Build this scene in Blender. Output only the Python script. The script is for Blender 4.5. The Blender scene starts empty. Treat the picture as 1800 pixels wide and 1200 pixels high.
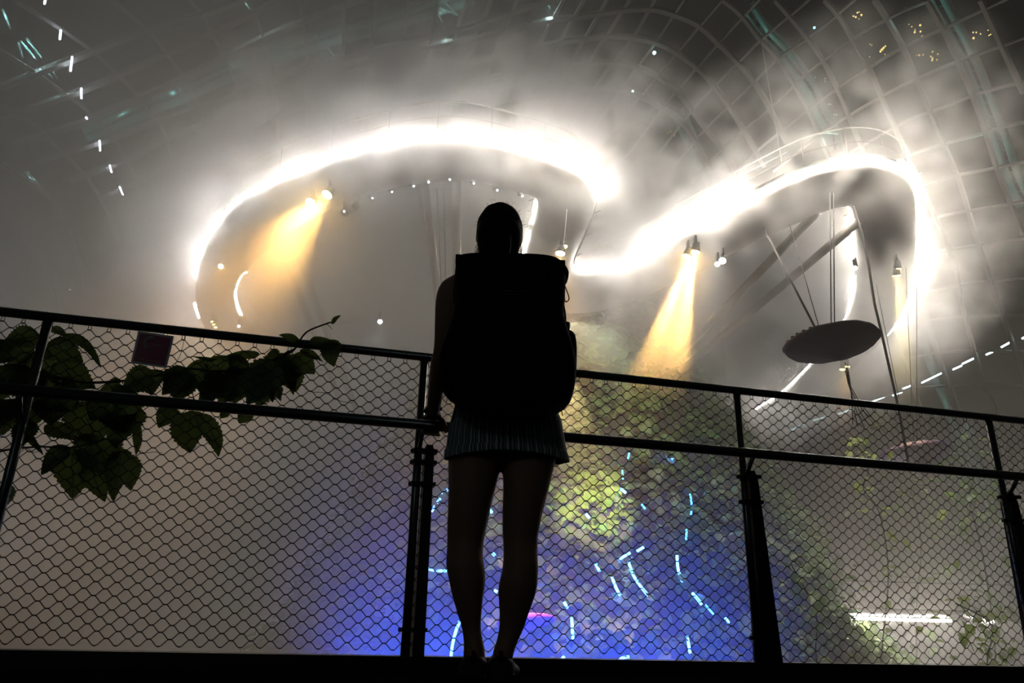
import bpy, math, random
from mathutils import Vector, Matrix, noise
from mathutils.bvhtree import BVHTree
random.seed(7)
C = bpy.context.scene.collection
SC = bpy.context.scene
V = Vector

# ------------------------------------------------------------------ camera
F = 1351.0
PIT = math.radians(20.7); ROL = math.radians(1.36)
R0 = V((1, 0, 0)); U0 = V((0, -math.sin(PIT), math.cos(PIT))); FW = V((0, math.cos(PIT), math.sin(PIT)))
RR = R0*math.cos(ROL)+U0*math.sin(ROL); UR = -R0*math.sin(ROL)+U0*math.cos(ROL)
EYE = V((0, 0, .14))
cam = bpy.data.cameras.new('camera'); co = bpy.data.objects.new('camera', cam); C.objects.link(co)
cam.sensor_width = 36; cam.lens = F/1800*36; cam.clip_end = 500; cam.clip_start = .05
_m = Matrix((RR, UR, -FW)).transposed().to_4x4(); _m.translation = EYE; co.matrix_world = _m
SC.camera = co

def ray(x, y): return FW+RR*((x-900)/F)+UR*((600-y)/F)
def at_z(x, y, z):
    d = ray(x, y); return EYE+d*((z-EYE.z)/d.z)
def at_y(x, y, Y):
    d = ray(x, y); return EYE+d*((Y-EYE.y)/d.y)
def at_d(x, y, D): return EYE+ray(x, y)*D          # D = depth along the view axis
def depth(p): return (p-EYE).dot(FW)
def mpp(p): return depth(p)/F                       # metres per photo pixel at p

# ------------------------------------------------------------------ materials
MATS = {}
def mat(name, col, rough=.6, metal=0, spec=.5, emit=None, estr=0, bump=0, bscale=20, var=0, trans=0):
    if name in MATS: return MATS[name]
    m = bpy.data.materials.new(name); m.use_nodes = True; t = m.node_tree
    b = t.nodes['Principled BSDF']
    b.inputs['Base Color'].default_value = (*col, 1); b.inputs['Roughness'].default_value = rough
    b.inputs['Metallic'].default_value = metal; b.inputs['Specular IOR Level'].default_value = spec
    if emit:
        b.inputs['Emission Color'].default_value = (*emit, 1); b.inputs['Emission Strength'].default_value = estr
    if var or bump:
        n = t.nodes.new('ShaderNodeTexNoise'); n.inputs['Scale'].default_value = bscale; n.inputs['Detail'].default_value = 3
        tc = t.nodes.new('ShaderNodeTexCoord'); t.links.new(tc.outputs['Object'], n.inputs['Vector'])
        if var:
            mx = t.nodes.new('ShaderNodeMix'); mx.data_type = 'RGBA'
            mx.inputs[6].default_value = (*[c*(1-var) for c in col], 1); mx.inputs[7].default_value = (*[min(1, c*(1+var)) for c in col], 1)
            t.links.new(n.outputs['Fac'], mx.inputs[0]); t.links.new(mx.outputs[2], b.inputs['Base Color'])
        if bump:
            bp = t.nodes.new('ShaderNodeBump'); bp.inputs['Strength'].default_value = bump
            t.links.new(n.outputs['Fac'], bp.inputs['Height']); t.links.new(bp.outputs[0], b.inputs['Normal'])
    if trans:
        tr = t.nodes.new('ShaderNodeBsdfTranslucent'); tr.inputs[0].default_value = (*[min(1, c*1.6) for c in col], 1)
        ms = t.nodes.new('ShaderNodeMixShader'); ms.inputs[0].default_value = trans
        o = t.nodes['Material Output']
        t.links.new(b.outputs[0], ms.inputs[1]); t.links.new(tr.outputs[0], ms.inputs[2]); t.links.new(ms.outputs[0], o.inputs[0])
    MATS[name] = m; return m
def emis(name, col, s):
    if name in MATS: return MATS[name]
    m = bpy.data.materials.new(name); m.use_nodes = True; t = m.node_tree; t.nodes.clear()
    e = t.nodes.new('ShaderNodeEmission'); e.inputs[0].default_value = (*col, 1); e.inputs[1].default_value = s
    o = t.nodes.new('ShaderNodeOutputMaterial'); t.links.new(e.outputs[0], o.inputs[0]); MATS[name] = m; return m

STEEL = mat('dark_steel', (.12, .13, .13), .32, .9, bump=.03, bscale=60)
BLACKM = mat('black_paint', (.005, .005, .0055), .55)
WIRE = mat('wire_cable', (.03, .027, .025), .45, .3)
RIBW = mat('rib_paint', (.27, .26, .235), .5, .1, var=.08, bscale=.5)
TEAL = mat('truss_paint', (.11, .19, .17), .4, .2)
HULL = mat('hull_paint', (.20, .19, .175), .55, .1, var=.12, bscale=.7)
STRUT = mat('strut_paint', (.33, .30, .26), .45, .2)
CABLE = mat('cable_steel', (.04, .03, .03), .7, 0)
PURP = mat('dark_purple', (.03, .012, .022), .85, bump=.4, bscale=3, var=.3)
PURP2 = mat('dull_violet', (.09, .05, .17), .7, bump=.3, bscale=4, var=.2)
PINK = mat('pink_disc', (.75, .12, .35), .6, var=.2, bscale=5)
LEAFV = mat('vine_leaf', (.060, .085, .02), .5, var=.4, bscale=30, trans=.3)
STEM = mat('vine_stem', (.05, .04, .02), .7)
LEAFM = mat('mountain_leaf', (.11, .17, .04), .42, var=.5, bscale=1.2, trans=.25)
LEAFY = mat('shrub_leaf', (.25, .33, .05), .45, var=.35, bscale=2, trans=.3)
ROCK = mat('mossy_rock', (.05, .06, .035), .9, bump=.6, bscale=2, var=.4)
SKIN = mat('skin', (.36, .21, .14), .6)
HAIR = mat('hair', (.02, .013, .009), .8, spec=.1)
PACK = mat('pack_fabric', (.010, .010, .011), 1, spec=.08, bump=.2, bscale=150)
WLED = emis('white_led', (1, .905, .78), 195)
STARW = emis('white_lamp', (.9, .95, 1), 40)
YEL = emis('amber_lens', (1, .62, .2), 260)
YEL2 = emis('amber_lens_dim', (1, .72, .15), 25)
BLUEL = emis('blue_led', (.02, .16, 1), 22)
BLUEW = emis('blue_white_led', (.05, .22, 1), 17)
COOLL = emis('cool_led', (.7, .95, .95), 9)

# ------------------------------------------------------------------ mesh helpers
ORG = {}
class MB:
    def __init__(s): s.v = []; s.f = []
    def add(s, vs, fs):
        n = len(s.v); s.v += [V(p) for p in vs]; s.f += [tuple(i+n for i in f) for f in fs]; return s
    def box(s, c, d, M=None):
        x, y, z = [k/2 for k in d]; c = V(c)
        vs = [V((a*x, b*y, e*z)) for a in (-1, 1) for b in (-1, 1) for e in (-1, 1)]
        if M is not None: vs = [M @ p for p in vs]
        return s.add([c+p for p in vs], [(0, 1, 3, 2), (4, 6, 7, 5), (0, 4, 5, 1), (2, 3, 7, 6), (0, 2, 6, 4), (1, 5, 7, 3)])
    def tube(s, pts, r, n=8, cap=True, flat=1.0, up=None):
        pts = [V(p) for p in pts]; m = len(pts)
        rs = r if isinstance(r, (list, tuple)) else [r]*m
        T = []
        for i in range(m):
            a = pts[max(0, i-1)]; b = pts[min(m-1, i+1)]; d = (b-a)
            T.append(d.normalized() if d.length > 1e-9 else V((0, 0, 1)))
        u = V(up) if up is not None else (V((0, 0, 1)) if abs(T[0].z) < .9 else V((1, 0, 0)))
        base = len(s.v)
        for i in range(m):
            if up is not None: u = V(up)
            e1 = T[i].cross(u)
            if e1.length < 1e-6: e1 = T[i].orthogonal()
            e1.normalize(); e2 = e1.cross(T[i]).normalized(); u = e2
            for k in range(n):
                a = 2*math.pi*k/n
                s.v.append(pts[i]+e1*(math.cos(a)*rs[i])+e2*(math.sin(a)*rs[i]*flat))
        for i in range(m-1):
            for k in range(n):
                a = base+i*n+k; b = base+i*n+(k+1) % n
                s.f.append((a, b, b+n, a+n))
        if cap:
            s.f.append(tuple(base+k for k in reversed(range(n)))); s.f.append(tuple(base+(m-1)*n+k for k in range(n)))
        return s
    def rings(s, rings, cap=True):
        n = len(rings[0]); base = len(s.v)
        for r in rings: s.v += [V(p) for p in r]
        for i in range(len(rings)-1):
            for k in range(n):
                a = base+i*n+k; b = base+i*n+(k+1) % n
                s.f.append((a, b, b+n, a+n))
        if cap:
            s.f.append(tuple(base+k for k in reversed(range(n)))); s.f.append(tuple(base+(len(rings)-1)*n+k for k in range(n)))
        return s
    def ball(s, c, r, M=None, nu=12, nv=8):
        r = V((r, r, r)) if isinstance(r, (int, float)) else V(r); c = V(c); rg = []
        for j in range(nv+1):
            t = math.pi*(j+.001)/(nv+.002)
            row = []
            for i in range(nu):
                a = 2*math.pi*i/nu
                p = V((r.x*math.sin(t)*math.cos(a), r.y*math.sin(t)*math.sin(a), r.z*math.cos(t)))
                row.append(c+(M @ p if M is not None else p))
            rg.append(row)
        return s.rings(rg)
    def obj(s, name, m, parent=None, smooth=True, loc=None):
        me = bpy.data.meshes.new(name)
        o = bpy.data.objects.new(name, me)
        org = V(loc) if loc is not None else (ORG[parent.name] if parent else V((0, 0, 0)))
        me.from_pydata([p-org for p in s.v], [], s.f); me.materials.append(m)
        if smooth: me.shade_smooth()
        C.objects.link(o); o.location = org; ORG[o.name] = org
        if parent: o.parent = parent; o.location = org-ORG[parent.name]
        return o
def tag(o, label=None, cat=None, group=None, kind=None):
    if label: o['label'] = label
    if cat: o['category'] = cat
    if group: o['group'] = group
    if kind: o['kind'] = kind
    return o
def empty(name, loc, label, cat, group=None):
    o = bpy.data.objects.new(name, None); C.objects.link(o); o.location = V(loc); ORG[o.name] = V(loc)
    return tag(o, label, cat, group)
def cr(pts, n=4):
    """catmull-rom through points (any tuple length)"""
    out = []; m = len(pts); P = [V(p) for p in pts]
    for i in range(m-1):
        a = P[max(0, i-1)]; b = P[i]; c = P[i+1]; d = P[min(m-1, i+2)]
        for k in range(n):
            t = k/n
            out.append(.5*((2*b)+(c-a)*t+(2*a-5*b+4*c-d)*t*t+(3*b-a-3*c+d)*t**3))
    out.append(P[-1]); return out
def light(kind, loc, power, col, size=.1, target=None, angle=60, blend=.5, parent=None, name='lamp_light'):
    l = bpy.data.lights.new(name, kind); l.energy = power; l.color = col
    if kind == 'AREA': l.size = size
    else: l.shadow_soft_size = size
    if kind == 'SPOT': l.spot_size = math.radians(angle); l.spot_blend = blend
    o = bpy.data.objects.new(name, l); C.objects.link(o); o.location = V(loc)
    if target is not None: o.rotation_euler = (V(target)-V(loc)).to_track_quat('-Z', 'Y').to_euler()
    if parent:
        o.parent = parent; o.location = V(loc)-ORG[parent.name]
    return o

# ------------------------------------------------------------------ glass dome shell
DC = V((2, 28, -4)); DR = V((50, 54, 48))
def shell(x, y, k=1.0):
    d = ray(x, y); o = EYE-DC
    R = DR*k
    od = V((o.x/R.x, o.y/R.y, o.z/R.z)); dd = V((d.x/R.x, d.y/R.y, d.z/R.z))
    a = dd.dot(dd); b = 2*od.dot(dd); c = od.dot(od)-1
    return EYE+d*((-b+math.sqrt(b*b-4*a*c))/(2*a))
def snorm(p):
    q = p-DC; return V((q.x/DR.x**2, q.y/DR.y**2, q.z/DR.z**2)).normalized()
def glass_mat():
    m = bpy.data.materials.new('dome_glass'); m.use_nodes = True; t = m.node_tree; t.nodes.clear()
    tr = t.nodes.new('ShaderNodeBsdfTransparent'); tr.inputs[0].default_value = (.8, .85, .84, 1)
    gl = t.nodes.new('ShaderNodeBsdfGlossy'); gl.inputs['Roughness'].default_value = .12; gl.inputs[0].default_value = (.16, .19, .18, 1)
    fr = t.nodes.new('ShaderNodeFresnel'); fr.inputs[0].default_value = 1.45
    ms = t.nodes.new('ShaderNodeMixShader'); o = t.nodes.new('ShaderNodeOutputMaterial')
    t.links.new(fr.outputs[0], ms.inputs[0]); t.links.new(tr.outputs[0], ms.inputs[1]); t.links.new(gl.outputs[0], ms.inputs[2])
    t.links.new(ms.outputs[0], o.inputs[0]); return m
mb = MB(); rg = []
for j in range(33):
    t = math.pi*(.005+.60*j/32)
    rg.append([DC+V((DR.x*math.sin(t)*math.cos(a), DR.y*math.sin(t)*math.sin(a), DR.z*math.cos(t)))*1.012 for a in [2*math.pi*i/64 for i in range(64)]])
rg.reverse(); mb.rings(rg, cap=False)
o = mb.obj('ceiling', glass_mat()); tag(o, 'dark curved glass dome skin seen from inside at night', kind='structure')

TR = [  # longitudinal members, traced in photo pixels
 [(0,377),(20,400),(50,430),(73,467),(90,493),(103,533),(115,590)],
 [(0,283),(33,307),(77,337),(100,370),(120,405),(140,460),(155,520)],
 [(0,185),(50,213),(80,240),(110,267),(143,300),(167,333),(200,397),(215,450),(225,520)],
 [(-20,70),(0,87),(57,123),(113,163),(147,187),(173,213),(197,240),(217,273),(233,300),(250,350),(262,420)],
 [(27,0),(97,43),(160,87),(203,127),(233,157),(257,187),(287,230),(303,280),(320,345)],
 [(190,-8),(213,13),(260,53),(290,90),(320,133),(350,187),(370,250),(384,320)],
 [(325,-8),(353,23),(377,67),(390,97),(410,133),(420,177),(430,227),(437,285)],
 [(433,-8),(447,20),(463,67),(477,110),(485,160),(488,233),(488,270)],
 [(521,-8),(533,40),(540,100),(540,160),(539,250)],
 [(603,-8),(603,60),(600,130),(594,230)],
 [(661,-8),(657,33),(650,110),(643,173),(636,230)],
 [(719,-8),(707,73),(693,133),(680,200)],
 [(769,-8),(757,67),(737,140),(715,220)],
 [(822,-8),(800,60),(777,127),(750,215)],
 [(866,-8),(840,60),(813,133),(785,205)],
 [(912,-8),(877,73),(847,153),(825,200)],
 [(953,-8),(920,63),(883,143),(850,210)],
 [(994,-8),(953,67),(910,143),(880,205)],
 [(1031,-8),(987,67),(947,143),(905,220)],
 [(1071,-8),(1030,63),(983,143),(940,225)],
 [(1111,-8),(1067,60),(1013,143),(970,225)],
 [(1154,-8),(1113,63),(1053,143),(1000,230)],
 [(1206,-8),(1150,77),(1093,153),(1030,245)],
 [(1275,-8),(1200,80),(1150,140),(1100,200),(1050,270)],
 [(1340,-8),(1277,60),(1230,113),(1167,187),(1100,275)],
 [(1428,-8),(1400,17),(1340,67),(1280,127),(1217,193),(1150,280)],
 [(1510,-8),(1433,57),(1370,100),(1323,147),(1243,223),(1190,285)],
 [(1640,-6),(1563,30),(1500,67),(1417,130),(1357,187),(1273,257),(1215,320)],
 [(1780,-8),(1740,10),(1663,47),(1593,80),(1530,117),(1447,173),(1330,265),(1250,335)],
 [(1805,63),(1767,77),(1683,107),(1613,137),(1553,167),(1460,223),(1360,300)],
 [(1805,142),(1767,150),(1710,167),(1643,193),(1590,213),(1480,275)],
 [(1805,212),(1733,230),(1657,253),(1603,270),(1540,300)],
 [(1805,282),(1753,293),(1683,307),(1643,317),(1590,335)],
 [(1805,352),(1777,357),(1683,373),(1630,385)],
 [(1805,417),(1720,430),(1637,443),(1600,452)],
 [(1805,487),(1720,495),(1653,507),(1590,520)],
 [(1805,552),(1700,555),(1623,563),(1560,578)],
 [(1805,617),(1717,615),(1657,618),(1600,628),(1553,640),(1490,662)],
 [(1805,678),(1733,675),(1667,677),(1600,683),(1537,700),(1470,722)],
 [(1805,733),(1673,730),(1597,737),(1527,750),(1460,770)],
 [(1805,800),(1730,795),(1653,797),(1560,815)],
 [(1805,855),(1667,850),(1553,853),(1500,865)],
]
TT = [  # transverse arches
 [(-10,155),(0,150),(160,88),(260,48),(353,23),(430,-6)],
 [(0,205),(67,183),(113,167),(183,140),(280,97),(377,55),(490,-4)],
 [(20,252),(77,233),(143,213),(190,190),(290,150),(390,100),(460,65),(533,35),(640,-6)],
 [(60,282),(140,257),(197,240),(267,215),(340,190),(410,160),(480,135),(540,113),(600,100),(650,87),(710,73),(767,58),(850,35),(980,-5)],
 [(120,315),(190,290),(233,273),(287,243),(363,214),(423,190),(487,163),(540,140),(600,118),(700,90),(800,70),(900,48),(967,33),(1017,27),(1060,20),(1093,15),(1127,13),(1160,15),(1200,28),(1230,43),(1263,73),(1297,107),(1327,143),(1353,187),(1385,250)],
 [(170,345),(247,313),(303,283),(367,253),(427,227),(487,200),(600,165),(700,138),(790,115),(847,103),(890,93),(933,83),(983,72),(1033,65),(1067,60),(1100,62),(1133,67),(1167,77),(1200,97),(1237,127),(1267,163),(1290,197),(1310,230),(1345,290)],
 [(230,375),(310,335),(430,278),(540,228),(650,190),(750,168),(850,148),(920,132),(983,118),(1033,110),(1067,107),(1100,110),(1133,120),(1163,137),(1200,170),(1223,200),(1243,227),(1273,263),(1300,310)],
 [(700,232),(800,205),(880,182),(960,165),(1017,157),(1060,153),(1100,157),(1133,170),(1163,187),(1197,210),(1225,250),(1250,300)],
 [(1270,-4),(1300,20),(1333,60),(1370,103),(1397,147),(1420,187),(1440,233),(1490,350),(1545,500),(1590,633),(1607,677),(1625,740),(1650,830)],
 [(1363,-4),(1390,27),(1420,63),(1447,103),(1470,147),(1490,193),(1503,227),(1545,330),(1590,450),(1627,567),(1647,610),(1667,673),(1683,720),(1705,800),(1725,900)],
 [(1450,-4),(1477,27),(1500,67),(1527,113),(1547,160),(1570,213),(1610,300),(1645,380),(1677,457),(1697,553),(1733,677),(1753,727),(1775,830)],
 [(1537,-4),(1560,30),(1590,83),(1613,137),(1633,183),(1663,257),(1690,323),(1713,400),(1742,490),(1763,550),(1780,597),(1799,653),(1815,720)],
 [(1630,-4),(1660,50),(1683,100),(1710,163),(1733,227),(1753,290),(1777,353),(1800,410)],
 [(1725,-4),(1750,50),(1775,105),(1800,160)],
]
nt = 0
def beam(px, w, dp, k=1.0, m=RIBW, name=None):
    global nt
    pts = [shell(q.x, q.y, k) for q in cr([V((a, b)) for a, b in px], 4)]
    mb = MB(); rings = []
    for i, p in enumerate(pts):
        t = (pts[min(len(pts)-1, i+1)]-pts[max(0, i-1)]).normalized(); n = snorm(p); s = t.cross(n).normalized()
        rings.append([p+s*w/2, p-s*w/2, p-s*w/2-n*dp, p+s*w/2-n*dp])
    mb.rings(rings)
    if name: return mb
    nt += 1
    o = mb.obj('trim_%d' % nt, m, smooth=False); tag(o, kind='structure'); return o
for k, l in enumerate(TR): beam(l, .22 if k < 22 else .15, .25)
for k, l in enumerate(TT): beam(l, .32 if k < 8 else .24, .40)

# outer steel trusses beyond the glass
def truss(px, label, wide=.75, loc=None):
    pts = [shell(q.x, q.y, 1.045) for q in cr([V((a, b)) for a, b in px], 3)]
    e = empty('steel_truss', pts[-1], label, 'truss', 'outer trusses beyond the glass')
    n = [snorm(p) for p in pts]
    sd = [(pts[min(len(pts)-1, i+1)]-pts[max(0, i-1)]).normalized().cross(n[i]).normalized() for i in range(len(pts))]
    for k, (a, b, r) in enumerate(((-wide/2, 0, .30), (wide/2, .0, .22), (0, 1.3, .2))):
        MB().tube([p+s*a+q*b for p, q, s in zip(pts, n, sd)], r, 8).obj('chord', TEAL, e)
    for i in range(0, len(pts)-1):
        a = pts[i]+sd[i]*(-wide/2); b = pts[i+1]+n[i+1]*1.3; c = pts[i+1]+sd[i+1]*(wide/2)
        MB().tube([a, b, c], .05, 6).obj('web_rod', TEAL, e)
    return e, pts
for px, lb in (
  ([(1642,-8),(1673,50),(1707,117),(1740,200),(1762,260),(1782,317),(1803,360)], 'thick teal tube truss outside the glass at upper right edge'),
  ([(1317,20),(1343,60),(1373,90),(1400,123),(1427,160),(1443,200),(1463,230),(1467,263)], 'teal tube truss outside the glass above the right walkway loop'),
  ([(1605,500),(1623,567),(1647,647),(1677,720),(1710,820),(1735,893)], 'teal lit truss low on the right behind the mesh railing'),
  ([(1197,205),(1220,257),(1247,310),(1270,360)], 'faint teal truss in the gap between the two walkway loops'),
  ([(150,238),(187,223),(263,187),(327,163),(410,125),(467,103),(540,80),(600,60),(657,48),(767,13),(830,-8)], 'long pale green truss band crossing the hazy roof at upper left'),
  ([(780,172),(850,152),(905,140),(950,130),(1010,122)], 'short pale green truss band above the crest of the left glow')):
    e, pts = truss(px, lb)
    for i in range(1, len(pts)-1, 4):
        n = snorm(pts[i])
        q = pts[i]-n*.9+V((-.9, -.4, 0)); light('POINT', q, 34, (.45, 1, .9), .02, parent=e, name='truss_light')

RODS = [[(5,17,18,50)],[(32,75,40,100),(37,72,62,103),(47,68,72,100)],[(77,122,92,137),(85,118,100,137)],[(43,302,58,320),(48,302,68,325)],
 [(1,508,14,528),(0,515,10,530)],
 [(313,152,323,167),(325,182,342,208),(333,180,348,203),(347,222,360,243)],
 [(555,60,565,72),(575,82,594,105),(563,88,594,105),(563,88,575,115),(580,127,590,150)],
 [(774,13,804,26),(783,5,803,25),(770,25,777,38),(780,50,788,75)],[(960,0,967,15)],[(428,0,438,14)],
 [(800,183,815,187),(803,172,817,183)],[(925,129,945,125),(965,123,988,124)],[(1583,22,1630,3),(1590,16,1622,4)],[(1673,250,1733,235)],[(1450,233,1477,236)],[(1150,297,1164,299)]]
RL = ['by the top left corner','below the top left corner','under the short white dashes at left','at the left edge among faint arches','low at the left edge just above the railing',
 'left of the walkway glow','above the left part of the walkway glow, upper middle left','at top left of centre','at the top edge right of centre','at the top edge, left part','just above the crest of the walkway glow','in the wide pale roof band above the person','at the top edge, far right','beside the right teal truss','above the crest of the right loop','in the dark gap between the loops']
for k, (grp, lb) in enumerate(zip(RODS, RL)):
    c = shell((grp[0][0]+grp[-1][2])/2, (grp[0][1]+grp[-1][3])/2, 1.03)
    e = empty('brace_rods', c, 'pale green lit rods '+lb, 'brace', 'lit brace rods of the roof')
    for (a, b, c2, d) in grp:
        p = shell(a, b, 1.025); q = shell(c2, d, 1.045)
        MB().tube([p, q], .075, 6).obj('rod', mat('rod_paint', (.6, .9, .85), .4), e)
    n = snorm(c); light('POINT', c-n*.9, 220 if k < 12 else 60, (.6, 1, .92), .02, parent=e, name='rod_light')

# lamp reflections in the roof panes, built as short glowing tubes
for k, (a, b, c, d, lb) in enumerate([(81,-8,78,7,'topmost of the row, cut by the frame'),(107,53,105,69,'second from the top'),(127,100,124,125,'third from the top, longest'),(143,155,143,173,'fourth from the top'),
  (151,206,153,209,'fifth, only a dot'),(175,247,176,265,'sixth from the top'),(193,290,196,303,'seventh from the top'),(210,328,216,342,'lowest and faintest of the row')]):
    p, q = shell(a, b, .985), shell(c, d, .985)
    o = MB().tube([p, q], .055, 8).obj('glow_dash', STARW, loc=p)
    tag(o, 'short white reflection dash on the left roof, '+lb, 'lamp', 'short white reflections in a falling row at upper left')
for (a, b, c, d, lb) in [(633,155,634,167,'left one'),(671,188,670,195,'right one'),(626,190,628,202,'lowest')]:  # further bright dashes, built as glowing tubes like the row above
    p, q = shell(a, b, .985), shell(c, d, .985)
    o = MB().tube([p, q], .05, 8).obj('glow_dash', COOLL, loc=p)
    tag(o, 'tiny pale glowing dash above the left glow crest, '+lb, 'lamp', 'tiny pale roof dashes')
# dashed LED line outside the right glass wall
Z = lambda x, y: (1200+x/3, 500+y/3)
for i, (a, b, c, d) in enumerate([(1790,285,1830,262),(1680,330,1735,300),(1600,370,1640,352),(1475,418,1548,383),(1425,448,1472,427),(1260,518,1375,462),(1160,550,1215,528),(1107,585,1157,567),(1000,618,1063,592),(820,683,900,655),(680,720,770,690),(570,770,640,735)]):
    p = shell(*Z(a, b), 1.02); q = shell(*Z(c, d), 1.02)
    o = MB().tube([p, q], .07, 8).obj('led_batten', COOLL if i < 9 else emis('dim_led', (.7, .95, .95), 2.5), loc=p)
    tag(o, ('bright' if i < 9 else 'faint')+' light tube beyond the right glass, number %d from the right edge' % (i+1), 'lamp', 'dashed slanting line of light tubes at right')
# reflections of lit foliage in the glass, built as tiny glowing balls
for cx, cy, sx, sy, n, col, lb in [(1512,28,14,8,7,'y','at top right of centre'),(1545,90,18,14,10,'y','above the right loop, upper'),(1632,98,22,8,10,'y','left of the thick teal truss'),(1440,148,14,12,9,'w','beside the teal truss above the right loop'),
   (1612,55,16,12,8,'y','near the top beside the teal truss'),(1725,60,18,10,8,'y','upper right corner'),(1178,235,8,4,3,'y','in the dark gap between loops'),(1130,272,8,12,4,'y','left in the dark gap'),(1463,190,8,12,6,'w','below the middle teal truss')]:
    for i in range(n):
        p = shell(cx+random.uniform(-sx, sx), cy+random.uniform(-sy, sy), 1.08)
        o = MB().ball(p, random.uniform(.04, .08), nu=6, nv=4).obj('foliage_glint', emis('amber_dot', (1, .7, .2), 1.6) if col == 'y' else emis('pale_dot', (.7, .9, .8), 1.2), loc=p)
        tag(o, 'pin-sized %s foliage reflection in the glass, %s' % ('amber' if col == 'y' else 'pale', lb), 'lamp', 'tiny reflections '+lb)
for x, y, c, r, lb in [(1151,85,(.5, 1, .95), .13,'single pale cyan lamp on the roof above the gap'),(1113,153,(.5, 1, .95), .10,'smaller cyan lamp below the single roof lamp'),(1434,40,(.1, .5, 1), .08,'small blue lamp at the top right roof'),(118,503,(.9,.95,1),.05,'pin-sized white lamp above the left railing')]:
    p = shell(x, y, 1.0)-snorm(shell(x, y))*.6
    o = MB().ball(p, r).obj('point_lamp', emis('dotlamp_%d' % x, c, 7), loc=p); tag(o, lb, 'lamp')

# ------------------------------------------------------------------ ground inside the dome
mb = MB(); N = 40; vs = []; fs = []
rg = [[DC+V((DR.x*1.0*k*math.cos(a), DR.y*1.0*k*math.sin(a), 0)) for a in [2*math.pi*i/48 for i in range(48)]] for k in (.02, .3, .6, .99)]
for r_ in rg:
    for p in r_: p.z = -9
mb.rings(rg, cap=False)
o = mb.obj('floor', mat('garden_soil', (.05, .045, .035), .95, bump=.5, bscale=1.5, var=.3)); tag(o, kind='structure')

# ------------------------------------------------------------------ skywalk (walkway of two loops)
H = 14.0
ST = [((392,618),(470,618)),((352,560),(432,575)),((343,500),(413,530)),((352,455),(417,497)),((378,400),(438,470)),((425,350),(485,428)),((485,318),(540,388)),((560,288),(605,355)),
 ((650,262),(675,330)),((720,246),(740,318)),((800,240),(800,312)),((880,254),(862,318)),((960,277),(915,333)),((1010,295),(938,343)),((1040,322),(943,358)),
 ((1047,350),(940,380)),((1038,385),(932,410)),((1022,425),(922,450)),((1008,458),(918,490)),((1012,474),(950,535)),((1040,477),(1020,548)),((1080,471),(1085,535)),
 ((1120,455),(1150,510)),((1200,410),(1235,468)),((1300,358),(1330,420)),((1400,310),(1400,388)),((1470,290),(1445,367)),((1530,284),(1475,358)),((1580,297),(1492,363)),
 ((1608,325),(1499,385)),((1614,380),(1503,425)),((1612,440),(1505,470)),((1605,495),(1501,520)),((1588,545),(1485,570)),((1558,590),(1455,612)),((1510,635),(1415,655)),((1455,685),(1375,693)),((1400,730),(1330,722))]
PA = cr([at_z(*a, H) for a, b in ST], 5); PB = cr([at_z(*b, H) for a, b in ST], 5)
NS = len(PA)
walk = empty('skywalk', (PA[0].x, PA[0].y, H), 'high S-shaped grey walkway with glowing white edge winding through the mist', 'walkway')
mb = MB(); rings = []
for a, b in zip(PA, PB):
    w = (b-a); L = w.length; w = w.normalized(); z = V((0, 0, 1))
    prof = [(0, .30), (.01, -.02), (.05, -.16), (.14, -.32), (.28, -.46), (.4, -.53), (.5, -.55), (.6, -.53), (.72, -.46), (.86, -.32), (.95, -.16), (.99, -.02), (1, .30), (.9, .30), (.9, .12), (.1, .12), (.1, .30)]
    rings.append([a+w*(u*L)+z*h for u, h in prof])
mb.rings(rings); hull = mb.obj('hull', HULL, walk, smooth=True)
for s_, P, Q in ((0, PA, PB), (1, PB, PA)):
    pts = [p+(p-q).normalized()*.07+V((0, 0, .12 if s_ else .05)) for p, q in zip(P, Q)]
    if s_ == 0:
        segs = [(5, 7), (11, 75), (93, 150), (151, 160), (161, 170)]
        for a, b in segs: MB().tube(pts[a:b+1], .055, 8).obj('light_strip', WLED, walk)
        # broken thin rail with nozzles on the receding part
        MB().tube(pts[75:94], .03, 6).obj('nozzle_pipe', mat('pale_pipe', (.7, .68, .62), .4), walk)
    else:
        for a, b in ((7, 18), (69, 78), (80, 88), (138, 155), (157, 185)): MB().tube(pts[a:b+1], .035, 8).obj('light_strip', emis('white_led_inner', (1, .905, .78), 115), walk)
    # mist nozzles
    for i in range(4, NS-2, 5):
        q = pts[i]; d = (P[i]-Q[i]).normalized()
        MB().tube([q, q+d*.28+V((0, 0, .05))], [.035, .02], 6).obj('nozzle', STRUT, walk)
    # parapet
    rail = [p+(q-p).normalized()*.1+V((0, 0, 1.35)) for p, q in zip(P, Q)]
    MB().tube(rail, .028, 6).obj('handrail', RIBW, walk)
    rail = [p+(q-p).normalized()*.1+V((0, 0, .8)) for p, q in zip(P, Q)]
    MB().tube(rail, .012, 5).obj('wire', CABLE, walk)
    for i in range(0, NS, 6):
        p = P[i]+(Q[i]-P[i]).normalized()*.1; MB().tube([p+V((0, 0, .25)), p+V((0, 0, 1.35))], .022, 6).obj('parapet_post', RIBW, walk)

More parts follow.
